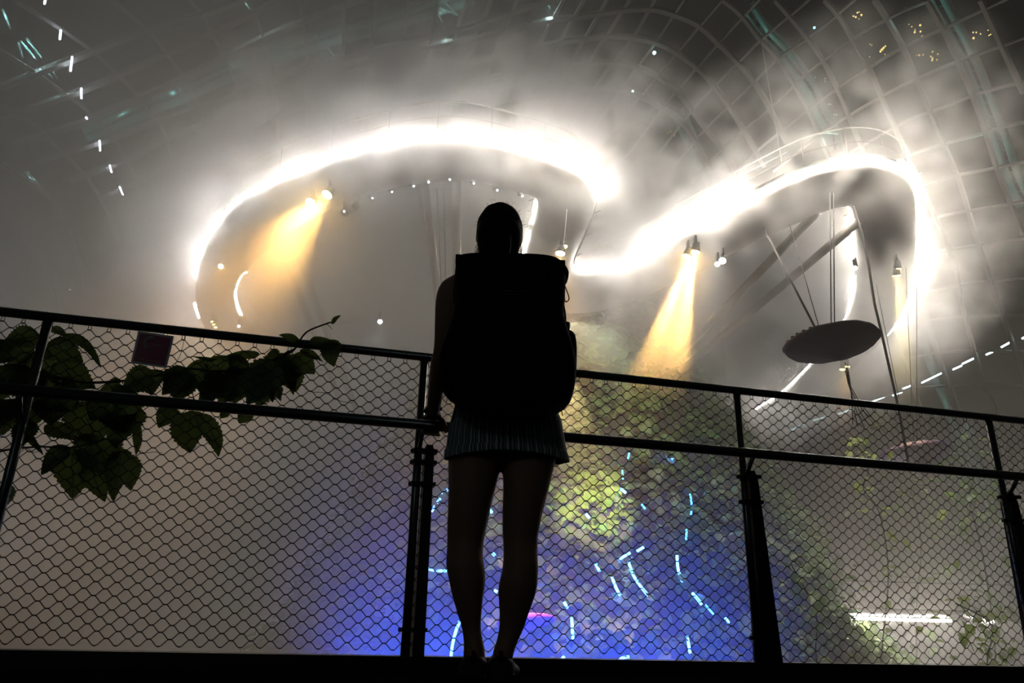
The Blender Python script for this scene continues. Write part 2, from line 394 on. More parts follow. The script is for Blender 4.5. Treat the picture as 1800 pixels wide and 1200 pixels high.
# ------------------------------------------------------------------ planted mountain
MX, MY, MS = 2.95, 38.0, 1.13
def mrad(z):
    t = [(a*MS, b*MS) for a, b in [(-9, 13.5), (0, 11.2), (4, 9.2), (8, 6.9), (11, 5.2), (14, 3.9), (18, 2.2), (21, .3)]]
    for (a, b), (c, d) in zip(t, t[1:]):
        if z <= c: return b+(d-b)*(z-a)/(c-a)
    return .3
mb = MB(); rings = []
for j in range(61):
    z = -9+32.7*j/60; row = []
    for i in range(96):
        a = 2*math.pi*i/96
        r = mrad(z)*(1+.10*noise.noise(V((math.cos(a)*2.2, math.sin(a)*2.2, z*.22)))+.06*noise.noise(V((math.cos(a)*6, math.sin(a)*6, z*.6))))
        row.append(V((MX+r*math.cos(a), MY+r*math.sin(a), z)))
    rings.append(row)
mb.rings(rings)
mount = mb.obj('planted_mountain', ROCK, loc=(MX, MY, -9)); tag(mount, 'tall rocky cone covered in plants rising behind the mesh right of centre', 'mountain')
bvh = BVHTree.FromPolygons([tuple(v) for v in mb.v], mb.f)
def on_mount(x, y, off=.25):
    h = bvh.ray_cast(EYE, ray(x, y).normalized())
    if h[0] is None: return at_y(x, y, MY)
    return h[0]-ray(x, y).normalized()*off
def leaf_pts(c, d, n, L, W, droop=.25):
    d = d.normalized(); s = d.cross(n).normalized(); n = s.cross(d).normalized()
    pr = [(0, 0), (.12, .38), (.35, .5), (.65, .38), (.88, .14), (1, 0)]
    mid = [c+d*(L*u)-n*(droop*L*u*u) for u, _ in pr]
    vs = [mid[0]]; fs = []
    for k in range(1, 5):
        u, w = pr[k]; m = mid[k]; vs += [m, m+s*(w*W)+n*(.12*W), m-s*(w*W)+n*(.12*W)]
    vs.append(mid[5])
    fs += [(0, 2, 1), (0, 1, 3)]
    for k in range(3):
        a = 1+k*3; b = a+3; fs += [(a, a+1, b+1, b), (a, b, b+2, a+2)]
    fs += [(10, 11, 13), (10, 13, 12)]
    return vs, fs
def foliage(name, m, pts_norm, Lr, label=None, parent=None, kind=None):
    mb = MB()
    for p, nn in pts_norm:
        L = random.uniform(*Lr)
        d = (nn*random.uniform(.2, .9)+V((random.uniform(-1, 1), random.uniform(-1, 1), random.uniform(-1.0, .4)))*.8).normalized()
        vs, fs = leaf_pts(p, d, (nn+V((0, 0, .9))+V((random.uniform(-.5, .5),)*3)).normalized(), L, L*random.uniform(.6, .95)); mb.add(vs, fs)
    o = mb.obj(name, m, parent, loc=None if parent else (MX, MY, -9))
    return o
def mount_pts(n, zlo, zhi, off=(.0, .7), front=True):
    out = []
    while len(out) < n:
        z = random.uniform(zlo, zhi); a = random.uniform(-math.pi*1.08, math.pi*.08) if front else random.uniform(0, 2*math.pi)
        if random.random() > mrad(z)/13: continue
        if noise.noise(V((math.cos(a)*4, math.sin(a)*4, z*.45)))+.25 < random.uniform(-.3, .3): continue
        r = mrad(z)*(1+.10*noise.noise(V((math.cos(a)*2.2, math.sin(a)*2.2, z*.22)))+.06*noise.noise(V((math.cos(a)*6, math.sin(a)*6, z*.6))))+random.uniform(*off)
        out.append((V((MX+r*math.cos(a), MY+r*math.sin(a), z)), V((math.cos(a), math.sin(a), .2)).normalized()))
    return out
o = foliage('mountain_foliage', LEAFM, mount_pts(8500, -4, 22), (.34, .70)); tag(o, 'dense broad green leaves covering the planted mountain', 'foliage', kind='stuff')
o = foliage('mountain_fern_foliage', mat('fern_leaf', (.10, .22, .05), .5, var=.4, bscale=1.5, trans=.2), mount_pts(4500, -2, 22, (.2, 1.1)), (.18, .38)); tag(o, 'finer bright green fern leaves on the mountain', 'foliage', kind='stuff')

# blue rope lights on the mountain
BL = [([(738,985),(748,996),(762,1002),(785,1003)],'long curved blue rope light left of the legs beside the middle post',1),([(808,1092),(801,1110),(795,1135),(792,1162)],'long bowed blue rope light behind the left shin',1),
 ([(1213,868),(1216,890),(1213,914)],'upright blue light on the right flank, upper',0),([(1190,976),(1192,1000),(1199,1022)],'bright upright blue strip on the right flank, middle height',1),
 ([(1105,988),(1113,1010),(1126,1030),(1146,1054)],'longest slanting blue strip on the lower mountain',1),([(1076,1014),(1084,1035),(1096,1055)],'shorter blue strip left of the longest slanting one',1),
 ([(1217,1042),(1226,1052),(1233,1062)],'short bright blue strip at lower right flank',1),([(1132,961),(1119,969)],'short blue dash above the longest slanting strip, right',1),([(1108,971),(1088,983)],'short blue dash above the longest slanting strip, left',1),
 ([(1047,990),(1054,1004)],'round bright blue lamp on the middle mountain',1),([(1005,1086),(1007,1122)],'straight upright blue strip right of the pink disc',1),([(980,1167),(992,1153)],'short slanting blue strip at the kerb right of the feet',1),
 ([(1086,1164),(1094,1156),(1106,1154)],'curled blue strip at the kerb farther right',1),([(1173,793),(1183,807)],'highest blue dash just under the middle rail',1),([(1094,826),(1095,842)],'faint blue dash high on the mountain',0),
 ([(1090,858),(1100,866)],'bright blue patch lamp above the yellow leaves, right',1),([(992,1058),(997,1068)],'tiny blue dash above the pink disc',1),([(1240,1063),(1254,1079)],'faint blue dash, lower right flank',0),([(1275,1086),(1281,1094)],'blue lamp farthest right',1),
 ([(1208,1118),(1213,1147)],'upright blue strip near the kerb at right',1),([(857,890),(865,901)],'blue dash seen between the knees, upper',1),([(866,972),(870,976)],'blue dot between the knees, lower',1),([(869,1037),(874,1040)],'blue dot between the calves',1),
 ([(759,899),(764,888)],'lowest of three blue dashes left of the thigh',1),([(768,884),(774,876)],'middle of three blue dashes left of the thigh',1),([(777,868),(787,860)],'highest of three blue dashes left of the thigh',1),
 ([(1128,886),(1134,894)],'blue dash right of the yellow leaves',0),([(1030,903),(1036,910)],'blue dot among the yellow leaves',1),([(1106,796),(1104,806)],'small blue dash left of the highest one',0),([(1207,930),(1206,948)],'blue lamp below the upright one on the flank',0)]
for px, lb, w in BL:
    pts = [on_mount(q.x, q.y, .9) for q in cr([V(p) for p in px], 4)]
    # keep the strip smooth: even out the distance along it
    ds = [depth(p) for p in pts]; m_ = sum(ds)/len(ds); pts = [EYE+(p-EYE)*(m_/d) for p, d in zip(pts, ds)]
    o = MB().tube(pts, .045 if w else .03, 6).obj('rope_light', BLUEW if w else BLUEL, loc=pts[0]); tag(o, lb, 'light', 'blue rope lights on the mountain')

# ------------------------------------------------------------------ struts and cables
def seg(name, p, q, r, label, cat, group=None, m=STRUT, sag=0, n=10):
    if sag: pts = [p.lerp(q, i/12)-V((0, 0, sag*4*(i/12)*(1-i/12))) for i in range(13)]
    else: pts = [p, q]
    o = MB().tube(pts, r, n).obj(name, m, loc=p); return tag(o, label, cat, group)
T0 = at_z(1437, 372, H-.3); T1 = at_z(1508, 390, H-.3)
B0 = on_mount(1158, 662, .1); B1 = on_mount(1182, 664, .1)
if depth(B0) > 40: B0 = at_y(1158, 662, 30)
if depth(B1) > 40: B1 = at_y(1182, 664, 30)
seg('support_strut', T0, B0, .16, 'upper of two long inclined steel struts under the right loop', 'strut', 'inclined walkway struts')
seg('support_strut', T1, B1, .16, 'lower of two long inclined steel struts under the right loop', 'strut', 'inclined walkway struts')
for (a, b, c, d, r, lb) in [(745,322,768,500,.15,'slanting misty column left of the head'),(802,318,803,480,.15,'upright misty column just left of the head'),(508,470,548,575,.13,'left of two faint inclined struts inside the left loop'),(528,455,574,580,.15,'right of two faint inclined struts inside the left loop')]:
    p = at_z(a, b, H-.3); q = at_d(c, d, depth(p)+2.5)
    q2 = p+(q-p)*2.4
    seg('support_column', p, q2, r, lb, 'strut', 'columns under the left loop')
for (a, b, c, d, r, lb) in [(768,330,778,560,.02,'left thin cable'),(780,330,785,560,.02,'right thin cable')]:
    p = at_z(a, b, H); q = at_d(c, d, depth(p)+1); seg('hanging_cable', p, p+(q-p)*1.5, r, lb+' hanging between the two columns', 'cable', 'thin cables left of the head', CABLE, n=5)
seg('hanging_cable', at_z(1338, 392, H-.2), at_d(1435, 580, 20), .035, 'dark thick cable from the walkway down to the hanging disc, left', 'cable', None, CABLE, n=6)
seg('hanging_cable', at_z(1386, 388, H-.2), at_d(1440, 576, 20.2), .014, 'hair-thin cable right of the dark thick one', 'cable', None, CABLE, n=5)
seg('hanging_cable', at_z(1459, 330, H-.2), at_d(1461, 570, 20), .018, 'left of two thin upright cables above the disc', 'cable', 'twin upright cables', CABLE, n=5)
seg('hanging_cable', at_z(1465, 330, H-.2), at_d(1467, 570, 20.1), .018, 'right of two thin upright cables above the disc', 'cable', 'twin upright cables', CABLE, n=5)
pts = [at_d(a, b, D) for a, b, D in ((1500,362,24.2),(1513,402,23.8),(1527,465,23),(1537,533,22),(1553,600,21.5),(1578,712,21),(1600,830,20.5))]
o = MB().tube(pts, .035, 6).obj('hanging_cable', CABLE, loc=pts[0]); tag(o, 'long dark cable passing right of the disc down behind the railing', 'cable')
for (a, b, c, d, lb) in [(1540,500,1580,700,'thin cable close right of the long dark one'),(1592,470,1606,780,'thin cable left of the pair below the right limb'),(1611,460,1612,780,'thin cable below the outer corner of the right limb')]:
    seg('hanging_cable', at_d(a, b, 27), at_d(c, d, 27), .014, lb, 'cable', None, CABLE, n=5)
for (a, b, c, d, lb) in [(1338,70,1375,288,'thin stay cable from the roof to the right loop')]:
    p = shell(a, b, .99); q = at_z(c, d, H+1)
    seg('stay_cable', p, q, .025, lb, 'cable', None, mat('stay_steel', (.5, .48, .45), .4, .3), n=5)
for (a, b, c, d, lb) in [(1088,418,1382,268,'upper fine straight wire over the right glow'),(1150,400,1400,300,'lower fine straight wire over the right glow'),(975,395,1008,330,'fine slanting wire right of the short inner light'),(1003,300,978,560,'dark fine wire beside the amber lamps')]:
    p = at_z(a, b, H+1.0); q = at_z(c, d, H+1.0) if c != 978 else at_d(c, d, depth(p)-2)
    seg('stay_cable', p, q, .014, lb, 'cable', None, mat('stay_steel', (.5, .48, .45), .4, .3), n=5)

# ------------------------------------------------------------------ hanging discs
def disc(px, c, D, rx, ry, rz, tilt, m, label, cone, name='hanging_disc', roots=0):
    ce = at_d(*c, D)
    e = empty(name, ce, label, 'hanging disc')
    M = Matrix.Rotation(tilt, 3, 'Y') @ Matrix.Rotation(px, 3, 'X')
    n = 48; rings = []
    prof = [(.02, .22), (.5, .26), (.85, .2), (.97, .1), (1, 0), (.9, -.16), (.6, -.34), (.38, -.5), (.25, -.55-cone), (.12, -.7-cone), (.02, -.75-cone)]
    for u, h in prof:
        row = []
        for i in range(n):
            a = 2*math.pi*i/n; k = u*(1+.05*noise.noise(V((math.cos(a)*3, math.sin(a)*3, h*3)))+.03*noise.noise(V((math.cos(a)*11, math.sin(a)*11, 5))))
            row.append(ce+M @ V((rx*k*math.cos(a)+(.12*rx if h < -.3 else 0), ry*k*math.sin(a), rz*h)))
        rings.append(row)
    rings.reverse(); MB().rings(rings).obj('disc_body', m, e)
    mb = MB()
    for i in range(26):
        a = random.uniform(0, 6.28); p = ce+M @ V((rx*.93*math.cos(a), ry*.93*math.sin(a), rz*.12)); mb.ball(p, V((.08, .08, .05))*rx*.6, nu=6, nv=4)
    mb.obj('rim_moss', m, e)['kind'] = 'stuff'
    for i in range(roots):
        p = ce+M @ V((rx*(.05+.05*i), ry*.1*(i-3), -rz*1.1)); pts = [p+V((.10*i*t*t, .0, -t*1.35))+V((.05*math.sin(3*t+i), 0, 0)) for t in (0, .3, .6, .9, 1.2)]
        MB().tube(pts, .012, 5).obj('root', CABLE, e)
    return e
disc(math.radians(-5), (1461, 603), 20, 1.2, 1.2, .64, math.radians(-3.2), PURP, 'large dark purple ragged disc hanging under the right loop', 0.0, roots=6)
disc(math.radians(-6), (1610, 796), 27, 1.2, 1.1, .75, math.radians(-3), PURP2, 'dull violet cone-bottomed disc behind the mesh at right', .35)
disc(math.radians(-12), (925, 1092), 22, .86, .8, .34, math.radians(-5), PINK, 'bright pink shallow disc low behind the shins', .0)

# ------------------------------------------------------------------ floodlights
def flood(x, y, D, tx, ty, TD, m, col, power, ang, label, group=None, size=.16, lamp=True):
    p = at_d(x, y, D); t = at_d(tx, ty, TD); d = (t-p).normalized()
    e = empty('floodlight', p, label, 'floodlight', group)
    MB().tube([p-d*.28, p-d*.05, p], [size*.7, size, size], 12).obj('housing', BLACKM, e)
    MB().tube([p+d*.003, p+d*.02], [size*.9, size*.86], 12).obj('lens', m, e)
    MB().box(p-d*.12+V((0, 0, size+.1)), (.05, .22, .26)).obj('bracket', BLACKM, e)
    if lamp: light('SPOT', p+d*.06, power, col, .05, p+d*5, ang, 1, e, 'flood_light')
    return e
AM = (1, .52, .14)
D0 = 22
flood(575,342,D0+1.2,470,490,D0-1,YEL,AM,9500,42,'right amber floodlight of the pair under the left loop, blazing', 'amber pair under the left loop', .17)
flood(546,357,D0+1.2,440,480,D0-2,YEL,AM,9500,42,'left amber floodlight of the pair under the left loop, blazing', 'amber pair under the left loop', .17)
flood(388,468,29,400,600,24,YEL,AM,700,70,'single amber floodlight on the far left end of the left loop', None, .1)
flood(985,445,26,950,700,24,YEL,AM,9000,70,'larger amber floodlight just right of the backpack top', 'amber pair beside the backpack', .17)
flood(993,433,27,1010,700,24,YEL2,AM,300,45,'smaller amber floodlight just right of the backpack top', 'amber pair beside the backpack', .1)
flood(1208,450,23,1130,680,22,YEL,AM,48000,19,'left amber floodlight of the pair under the middle walkway', 'amber pair under the middle walkway', .14)
flood(1222,442,23,1180,680,22.4,YEL,AM,48000,19,'right amber floodlight of the pair under the middle walkway', 'amber pair under the middle walkway', .14)
flood(1577,472,26,1582,640,26,YEL2,(1, .75, .15),8000,20,'upper yellow floodlight on the right limb', 'yellow pair on the right limb', .14)
flood(1576,484,26,1590,640,26,YEL2,(1, .75, .15),8000,20,'lower yellow floodlight on the right limb', 'yellow pair on the right limb', .14)
flood(1489,644,33,1490,780,32,YEL2,AM,900,30,'right small amber floodlight under the dark disc', 'small amber pair under the disc', .12)
flood(1481,649,33,1478,780,32,YEL2,AM,900,30,'left small amber floodlight under the dark disc', 'small amber pair under the disc', .12)
for i, (x, y) in enumerate([(373,565),(376,570),(379,575)]):
    flood(x, y, 33, x, y+200, 31, YEL2, AM, 60, 40, ['top','middle','bottom'][i]+' of three tiny greenish yellow lamps at the lower left loop', 'three tiny lamps', .07, lamp=False)
for x, y, D, lb, s in [(1270,458,24,'right white oval spotlight under the middle walkway',.12),(1261,464,24,'left white oval spotlight under the middle walkway',.09),(1503,471,27,'bluish white spotlight on the inner light strip of the right loop',.09),(668,565,30,'star-bright white spotlight in the mist above the middle railing',.10),
    (433,479,30,'tiny blue white lamp at the top of the short left inner strip',.05),(420,573,31,'tiny blue white lamp below the short left inner strip',.06),(605,371,23,'tiny blue lamp beside dark spotlights under the left loop',.03)]:
    flood(x, y, D, x-60 if x > 1000 else x-30, y+160, D-5, STARW, (.8, .9, 1), 350, 40, lb, None, s, lamp=x in (1270, 668, 1503))
# small dark spots cluster under the left loop
for i, (x, y) in enumerate([(612,364),(622,358),(632,353)]):
    p = at_z(x, y, H-.7); e = empty('stage_spotlight', p, ['leftmost','middle','rightmost'][i]+' small dark unlit stage spotlight under the left loop', 'spotlight', 'unlit stage spotlights')
    MB().tube([p, p+V((-.1, -.1, -.3))], [.1, .14], 10).obj('housing', BLACKM, e); MB().box(p+V((0, 0, .12)), (.05, .05, .35)).obj('bracket', BLACKM, e)
# mist nozzles along the left loop's inner edge; lit jets imitated by added spots
for i, (x, y) in enumerate([(630,352),(650,346),(684,335),(722,325),(748,318),(785,313),(827,320),(868,332),(912,342)]):
    p = at_z(x, y, H-.35)
    e = empty('mist_nozzle', p, 'small mist nozzle under the left loop edge, %s' % ['leftmost','second from left','third from left','above the left column','right of the left column','above the gap between columns','right of the upright column','above the head','rightmost'][i], 'nozzle', 'mist nozzles under the left loop')
    MB().tube([p+V((0, 0, .12)), p, p+V((.1, -.1, -.1))], [.05, .05, .03], 8).obj('nozzle_body', STRUT, e)
    MB().ball(p+V((.12, -.12, -.12)), .028, nu=8, nv=6).obj('lens', STARW, e)  # glowing bead added at the tip for the brightness of the jet
    light('SPOT', p+V((.15, -.15, -.15)), 220, (1, .95, .85), .03, p+V((1.2, -.3, -3)), 30, .5, e, 'added_jet_light')

# far white light line low at right, on a lower footbridge
p, q = at_d(1420, 1084, 30), at_d(1672, 1091, 30); p2, q2 = at_d(1713, 1090, 30), at_d(1746, 1092, 30)
e = empty('footbridge', p.lerp(q, .5)-V((0, 0, .1)), 'lower footbridge edge far behind the mesh at right carrying a white light line', 'footbridge')
x0 = p-(q-p)*.35; x1 = q2+(q-p)*.5
MB().box((x0+x1)/2+V((0, .95, .24)), ((x1-x0).length, 1.8, .3)).obj('deck_slab', BLACKM, e)
MB().tube([x0+V((0, .2, 1.4)), x1+V((0, .2, 1.4))], .02, 6).obj('handrail', BLACKM, e)
MB().tube([p, q], .05, 8).obj('light_strip', WLED, e); MB().tube([p2, q2], .06, 8).obj('light_strip', WLED, e)

# ------------------------------------------------------------------ shrubs
def shrub(stem_px, D, spread, n, Lr, m, label, lamp=None):
    pts = [at_d(x, y, D) for x, y in stem_px]; base = pts[-1].copy(); 
    e = empty('climbing_shrub', base, label, 'plant')
    pts = [q+V((.25*math.sin(2.1*i), 0, 0)) for i, q in enumerate(pts)]; P = cr(pts, 6)
    MB().tube(P, .022, 6).obj('stem', STEM, e); mb = MB()
    for i in range(n):
        c = random.choice(P)+V((random.gauss(0, spread), random.gauss(0, spread), random.gauss(0, spread)))
        L = random.uniform(*Lr); vs, fs = leaf_pts(c, V((random.uniform(-1, 1), random.uniform(-1, .2), random.uniform(-.9, .3))), V((random.uniform(-.4, .4), -.5, 1)).normalized(), L, L*.7); mb.add(vs, fs)
    mb.obj('foliage', m, e)
    if lamp: light('SPOT', lamp[0], lamp[1], lamp[2], .05, at_d(*lamp[3]), lamp[4], .5, name='plant_light')
    return e
shrub([(1505,775),(1515,820),(1530,860),(1545,900),(1550,1010),(1560,1190),(1560,1400)], 25, .25, 60, (.2, .4), LEAFY, 'yellow-green lit climber behind the mesh below the dark disc', (at_d(1560, 700, 18), 260, (1, .9, .3), (1520, 830, 22), 30))
shrub([(1690,800),(1700,840),(1715,880),(1730,990),(1740,1190),(1740,1400)], 26, .45, 90, (.3, .6), LEAFM, 'pale teal-lit bush behind the mesh at right near the post', (at_d(1700, 740, 22), 420, (.6, 1, .9), (1705, 850, 26), 30))
shrub([(1600,860),(1610,950),(1620,1100),(1620,1400)], 32, .9, 60, (.3, .6), LEAFM, 'shadowy bush in the mist left of the far right post')
shrub([(1390,990),(1420,1080),(1450,1160),(1470,1300)], 20, .5, 90, (.2, .4), LEAFM, 'low leafy plant at the kerb beside the black stanchion', (at_d(1500, 980, 17), 25, (.9, 1, .8), (1430, 1100, 20), 50))
shrub([(1680,1060),(1730,1100),(1750,1170),(1760,1300)], 20, .45, 90, (.2, .4), LEAFY, 'olive leafy plant at the kerb in the lower right corner', (at_d(1650, 1000, 17), 25, (.9, 1, .5), (1730, 1110, 20), 50))

# ------------------------------------------------------------------ railing
vp = ray(6406, 1241); vp.z = 0; DV = vp.normalized(); NV = V((DV.y, -DV.x, 0))   # NV points towards the viewer side
Q0 = at_y(745, 700, 3.0); Q0.z = 0
if NV.dot(EYE-Q0) < 0: NV = -NV
def fp(x, y, off=0):
    d = ray(x, y); o = Q0+NV*off
    return EYE+d*((o-EYE).dot(NV)/d.dot(NV))
fence = empty('mesh_railing', V((Q0.x, Q0.y, 0)), 'dark steel railing with diamond wire mesh and two rails in the foreground', 'railing')
a = fp(0, 547.5); b = fp(1800, 740); d = (b-a).normalized()
TOPL, TOPR = a-d*1.2, b+d*3.4
MB().tube([TOPL, TOPR], .0175, 16).obj('top_rail', STEEL, fence)
a = fp(0, 682, .09); b = fp(1800, 838, .09); d = (b-a).normalized()
HL, HR = a-d*1.2, b+d*3.4
MB().tube([HL, HR], .0205, 16).obj('handrail', STEEL, fence)
def s_of(p): return (p-Q0).dot(DV)
def ztop(s):
    t = (s-s_of(TOPL))/(s_of(TOPR)-s_of(TOPL)); return TOPL.z+(TOPR.z-TOPL.z)*t
ka = fp(0, 1141); kb = fp(1800, 1171)
def zbot(s):
    t = (s-s_of(ka))/(s_of(kb)-s_of(ka)); return ka.z+(kb.z-ka.z)*t
posts = [fp(85, 562), fp(746, 630), fp(1294, 690), fp(1737, 736)]
SP = [s_of(p) for p in posts]; SP = [SP[0]-1.3]+SP+[SP[-1]+1.5, SP[-1]+3.4]
Mf = Matrix((DV, NV, V((0, 0, 1)))).transposed()
for s in SP[1:6]:
    zt = ztop(s); zb = zbot(s)-.12; p = Q0+DV*s
    MB().tube([p+V((0, 0, zb)), p+V((0, 0, zt))], .0165, 12).obj('post', STEEL, fence)
    # bracket to the handrail
    zh = HL.z+(HR.z-HL.z)*((s-s_of(HL))/(s_of(HR)-s_of(HL)))
    MB().tube([p+V((0, 0, zh-.09)), p+NV*.05+V((0, 0, zh-.06)), p+NV*.09+V((0, 0, zh-.015))], .009, 8).obj('rail_bracket', STEEL, fence)
# heavy stanchions with clamps beside the posts, below the handrail
for k, s in enumerate(SP[2:5]):
    zh = HL.z+(HR.z-HL.z)*((s-s_of(HL))/(s_of(HR)-s_of(HL)))
    p = Q0+DV*(s+.045)-NV*.02; zt = zh-.055; zb = -.1
    mb = MB(); w0, w1 = (.018, .022) if k == 0 else (.022, .042)
    rg = []
    for z, w, dd in ((zb, w1, .05), (zt-.05, w0, .03), (zt, w0*.7, .02)):
        o_ = p+(DV*.012*(0 if z > .3 else 1) if k else V((0, 0, 0)))
        rg.append([o_+DV*w-NV*dd+V((0, 0, z)), o_+DV*w+NV*dd+V((0, 0, z)), o_-DV*w+NV*dd+V((0, 0, z)), o_-DV*w-NV*dd+V((0, 0, z))])
    MB().rings(rg).obj('stanchion', BLACKM, fence, smooth=False)
    for z in ((zt-.03, zt-.075, zt-.16, .14) if k == 0 else (zt-.03, zt-.14, .14)):
        MB().box(Q0+DV*(s+.025)+NV*.005+V((0, 0, z)), (.095, .05, .014), Mf).obj('clamp', BLACKM, fence, smooth=False)
        MB().tube([Q0+DV*(s-.03)+V((0, 0, z)), Q0+DV*(s-.018)+V((0, 0, z))], .008, 8).obj('clamp_bolt', BLACKM, fence)
# diamond wire mesh, one panel per bay
CW, CH = .0655, .0445
def weave(s0, s1):
    mb = MB(); R = .00155
    rows = 30
    def node(i, j):     # i column (half cells), j row
        s = s0+.012+i*CW/2; return s, j
    n = int((s1-s0-.024)/(CW/2)); step = (s1-s0-.024)/n
    for i in range(n+1):
        s = s0+.012+i*step; zt = ztop(s)-.035; zb = zbot(s)
        j = 0
        while True:
            z = zt-(j*2+(i % 2))*CH/2
            if z < zb: break
            c = Q0+DV*s+V((0, 0, z))
            mb.box(c, (.0085, .0042, .0042), Mf)
            for sg in (-1, 1):
                if 0 <= i+sg <= n:
                    s2 = s+sg*step; z2 = z-CH/2
                    if z2 < zb: continue
                    c2 = Q0+DV*s2+V((0, 0, ztop(s2)-ztop(s)+z2))
                    # slack S-shaped strand between knots
                    pts = [c+DV*(sg*.003), c.lerp(c2, .25)+V((0, 0, .0032)), c.lerp(c2, .5), c.lerp(c2, .75)-V((0, 0, .0032)), c2-DV*(sg*.003)]
                    mb.tube(pts, R, 4, cap=False)
                elif j >= 0:
                    e_ = Q0+DV*(s+sg*.012)+V((0, 0, z)); mb.tube([c, e_], .0018, 4, cap=False)
            j += 1
        if i % 2 == 0:  # lacing loop round the top rail
            c = Q0+DV*s+V((0, 0, ztop(s)))
            mb.tube([c+V((0, 0, -.035))+DV*.006, c-V((0, 0, .019))+DV*.006+NV*.003, c+NV*.019, c+V((0, 0, .019)), c-NV*.019, c-V((0, 0, .019))-DV*.006-NV*.003, c+V((0, 0, -.035))-DV*.006], .0013, 4, cap=False)
    return mb
for a, b in zip(SP, SP[1:]): weave(a, b).obj('wire_mesh', WIRE, fence, smooth=False)
# kerb and deck
k0 = SP[0]-.5; k1 = SP[-1]+.3
rg = []
for s in (k0, k1):
    z = zbot(s); c = Q0+DV*s
    rg.append([c+NV*.03+V((0, 0, z)), c+NV*.03+V((0, 0, -.25)), c-NV*.10+V((0, 0, -.25)), c-NV*.10+V((0, 0, z))])
o = MB().rings(rg).obj('kerb', BLACKM, smooth=False, loc=Q0); tag(o, 'black steel kerb along the foot of the railing', 'kerb')
c0 = Q0+DV*k0+NV*.03; c1 = Q0+DV*k1+NV*.03
mb = MB()
for i in range(34):
    a = c0+NV*(i*.13); b = c1+NV*(i*.13)
    vs = [a, b, b+NV*.125, a+NV*.125]; mb.add([v+V((0, 0, -.002)) for v in vs]+[v+V((0, 0, -.06)) for v in vs], [(0, 1, 2, 3), (4, 7, 6, 5), (0, 4, 5, 1), (1, 5, 6, 2), (2, 6, 7, 3), (3, 7, 4, 0)])
o = mb.obj('viewing_deck', mat('deck_boards', (.006, .0055, .005), 1, spec=0, var=.3, bscale=12), smooth=False, loc=Q0); tag(o, 'dark boarded viewing deck under the person', 'deck')

# ------------------------------------------------------------------ sign on the mesh
SG = [fp(243, 582, .006), fp(306, 591, .006), fp(293, 647, .006), fp(230, 638, .006)]
cc = sum(SG, V())/4
e = empty('sign_board', cc, 'small burgundy sign with pale frame and crescent mark wired to the left mesh', 'sign')
def quad(k, o0, o1):
    q = [cc+(p-cc)*k for p in SG]; return MB().add([p+NV*o0 for p in q]+[p+NV*o1 for p in q], [(0, 1, 2, 3), (4, 7, 6, 5), (0, 4, 5, 1), (1, 5, 6, 2), (2, 6, 7, 3), (3, 7, 4, 0)])
quad(1, 0, .003).obj('frame', mat('sign_frame', (.85, .85, .9), .5), e, smooth=False)
quad(.87, .0032, .0045).obj('panel', mat('sign_red', (.42, .03, .09), .4), e, smooth=False)
ex = (SG[1]-SG[0]).normalized(); ey = (SG[0]-SG[3]).normalized(); WH = (SG[1]-SG[0]).length
def on(u, v): return cc+ex*(u*WH)+ey*(v*WH)+NV*.0055
WT = mat('sign_white', (.95, .9, .9), .5)
LG = mb = MB()
for k, (r, a0, a1) in enumerate(((.17, 60, 265), (.15, 70, 255), (.13, 80, 240))):
    mb.tube([on(-.08+r*1.2*math.cos(math.radians(a0+(a1-a0)*i/14))*.9+k*.012, .18+r*1.2*math.sin(math.radians(a0+(a1-a0)*i/14))) for i in range(15)], .0014, 4)
mb.tube([on(-.12, .04), on(-.09, .02), on(-.10, .08)], .0012, 4)
mb.obj('crescent_mark', WT, e)
mb = MB(); mb.tube([on(-.02+.02*i, .17+.008*(i % 2)) for i in range(14)], .0006, 4); mb.tube([on(-.3+.03*i, -.36) for i in range(20)], .0004, 4); mb.obj('lettering', WT, e)

# ------------------------------------------------------------------ vine behind the mesh
LV = [(68,585,8,605,38),(112,586,179,645,20),(88,578,122,592,15),(86,600,144,640,40),(100,632,166,684,46),(60,622,-4,612,42),(50,625,98,682,48),(40,640,-6,695,52),(80,650,62,712,52),
 (20,600,-8,640,40),(30,660,70,700,50),(212,672,172,686,22),(264,648,216,690,42),(262,650,270,694,36),(332,650,282,692,32),(300,665,320,700,30),(322,650,306,704,50),(325,648,372,684,42),(382,630,335,628,9),
 (398,624,374,682,42),(456,618,396,630,15),(432,630,404,662,32),(492,618,464,632,17),(470,642,448,654,18),(502,620,468,692,60),(505,622,516,690,52),(490,640,430,708,52),(480,650,448,716,42),(440,660,380,702,46),
 (400,662,350,706,42),(372,668,372,710,36),(420,655,415,710,44),(520,620,551,659,34),(528,614,567,638,18),(575,598,590,644,30),(545,598,599,606,22),(528,600,490,590,16),(510,655,518,694,17),(486,680,478,707,14),(492,680,493,705,14),
 (582,567,599,555,12),(330,722,337,796,50),(358,724,382,804,27),(397,722,388,736,16),(442,722,418,742,26),(302,714,281,753,32),(150,704,166,787,56),(232,714,204,788,50),(246,744,236,802,17),(205,722,225,765,46),
 (122,785,70,833,28),(80,745,137,776,26),(136,784,121,877,54),(166,808,180,883,34),(206,788,206,881,34),(214,798,231,862,36),(182,768,148,822,60),(170,778,192,832,60),(60,690,60,750,60),(92,700,84,748,42),(20,700,8,765,50),(45,738,38,788,32),
 (48,744,72,802,14),(16,850,-4,902,22),(110,690,120,725,50),(140,690,100,700,50),(190,690,160,740,50),(240,690,200,730,50),(170,700,210,760,46),(8,655,-12,720,50),(0,700,-20,760,50)]
vroot = fp(-60, 900, -.25); vroot.z = -.05
vine = empty('climbing_vine', vroot, 'dark broad-leaved vine trailing behind the left railing mesh, one shoot above the rail', 'plant')
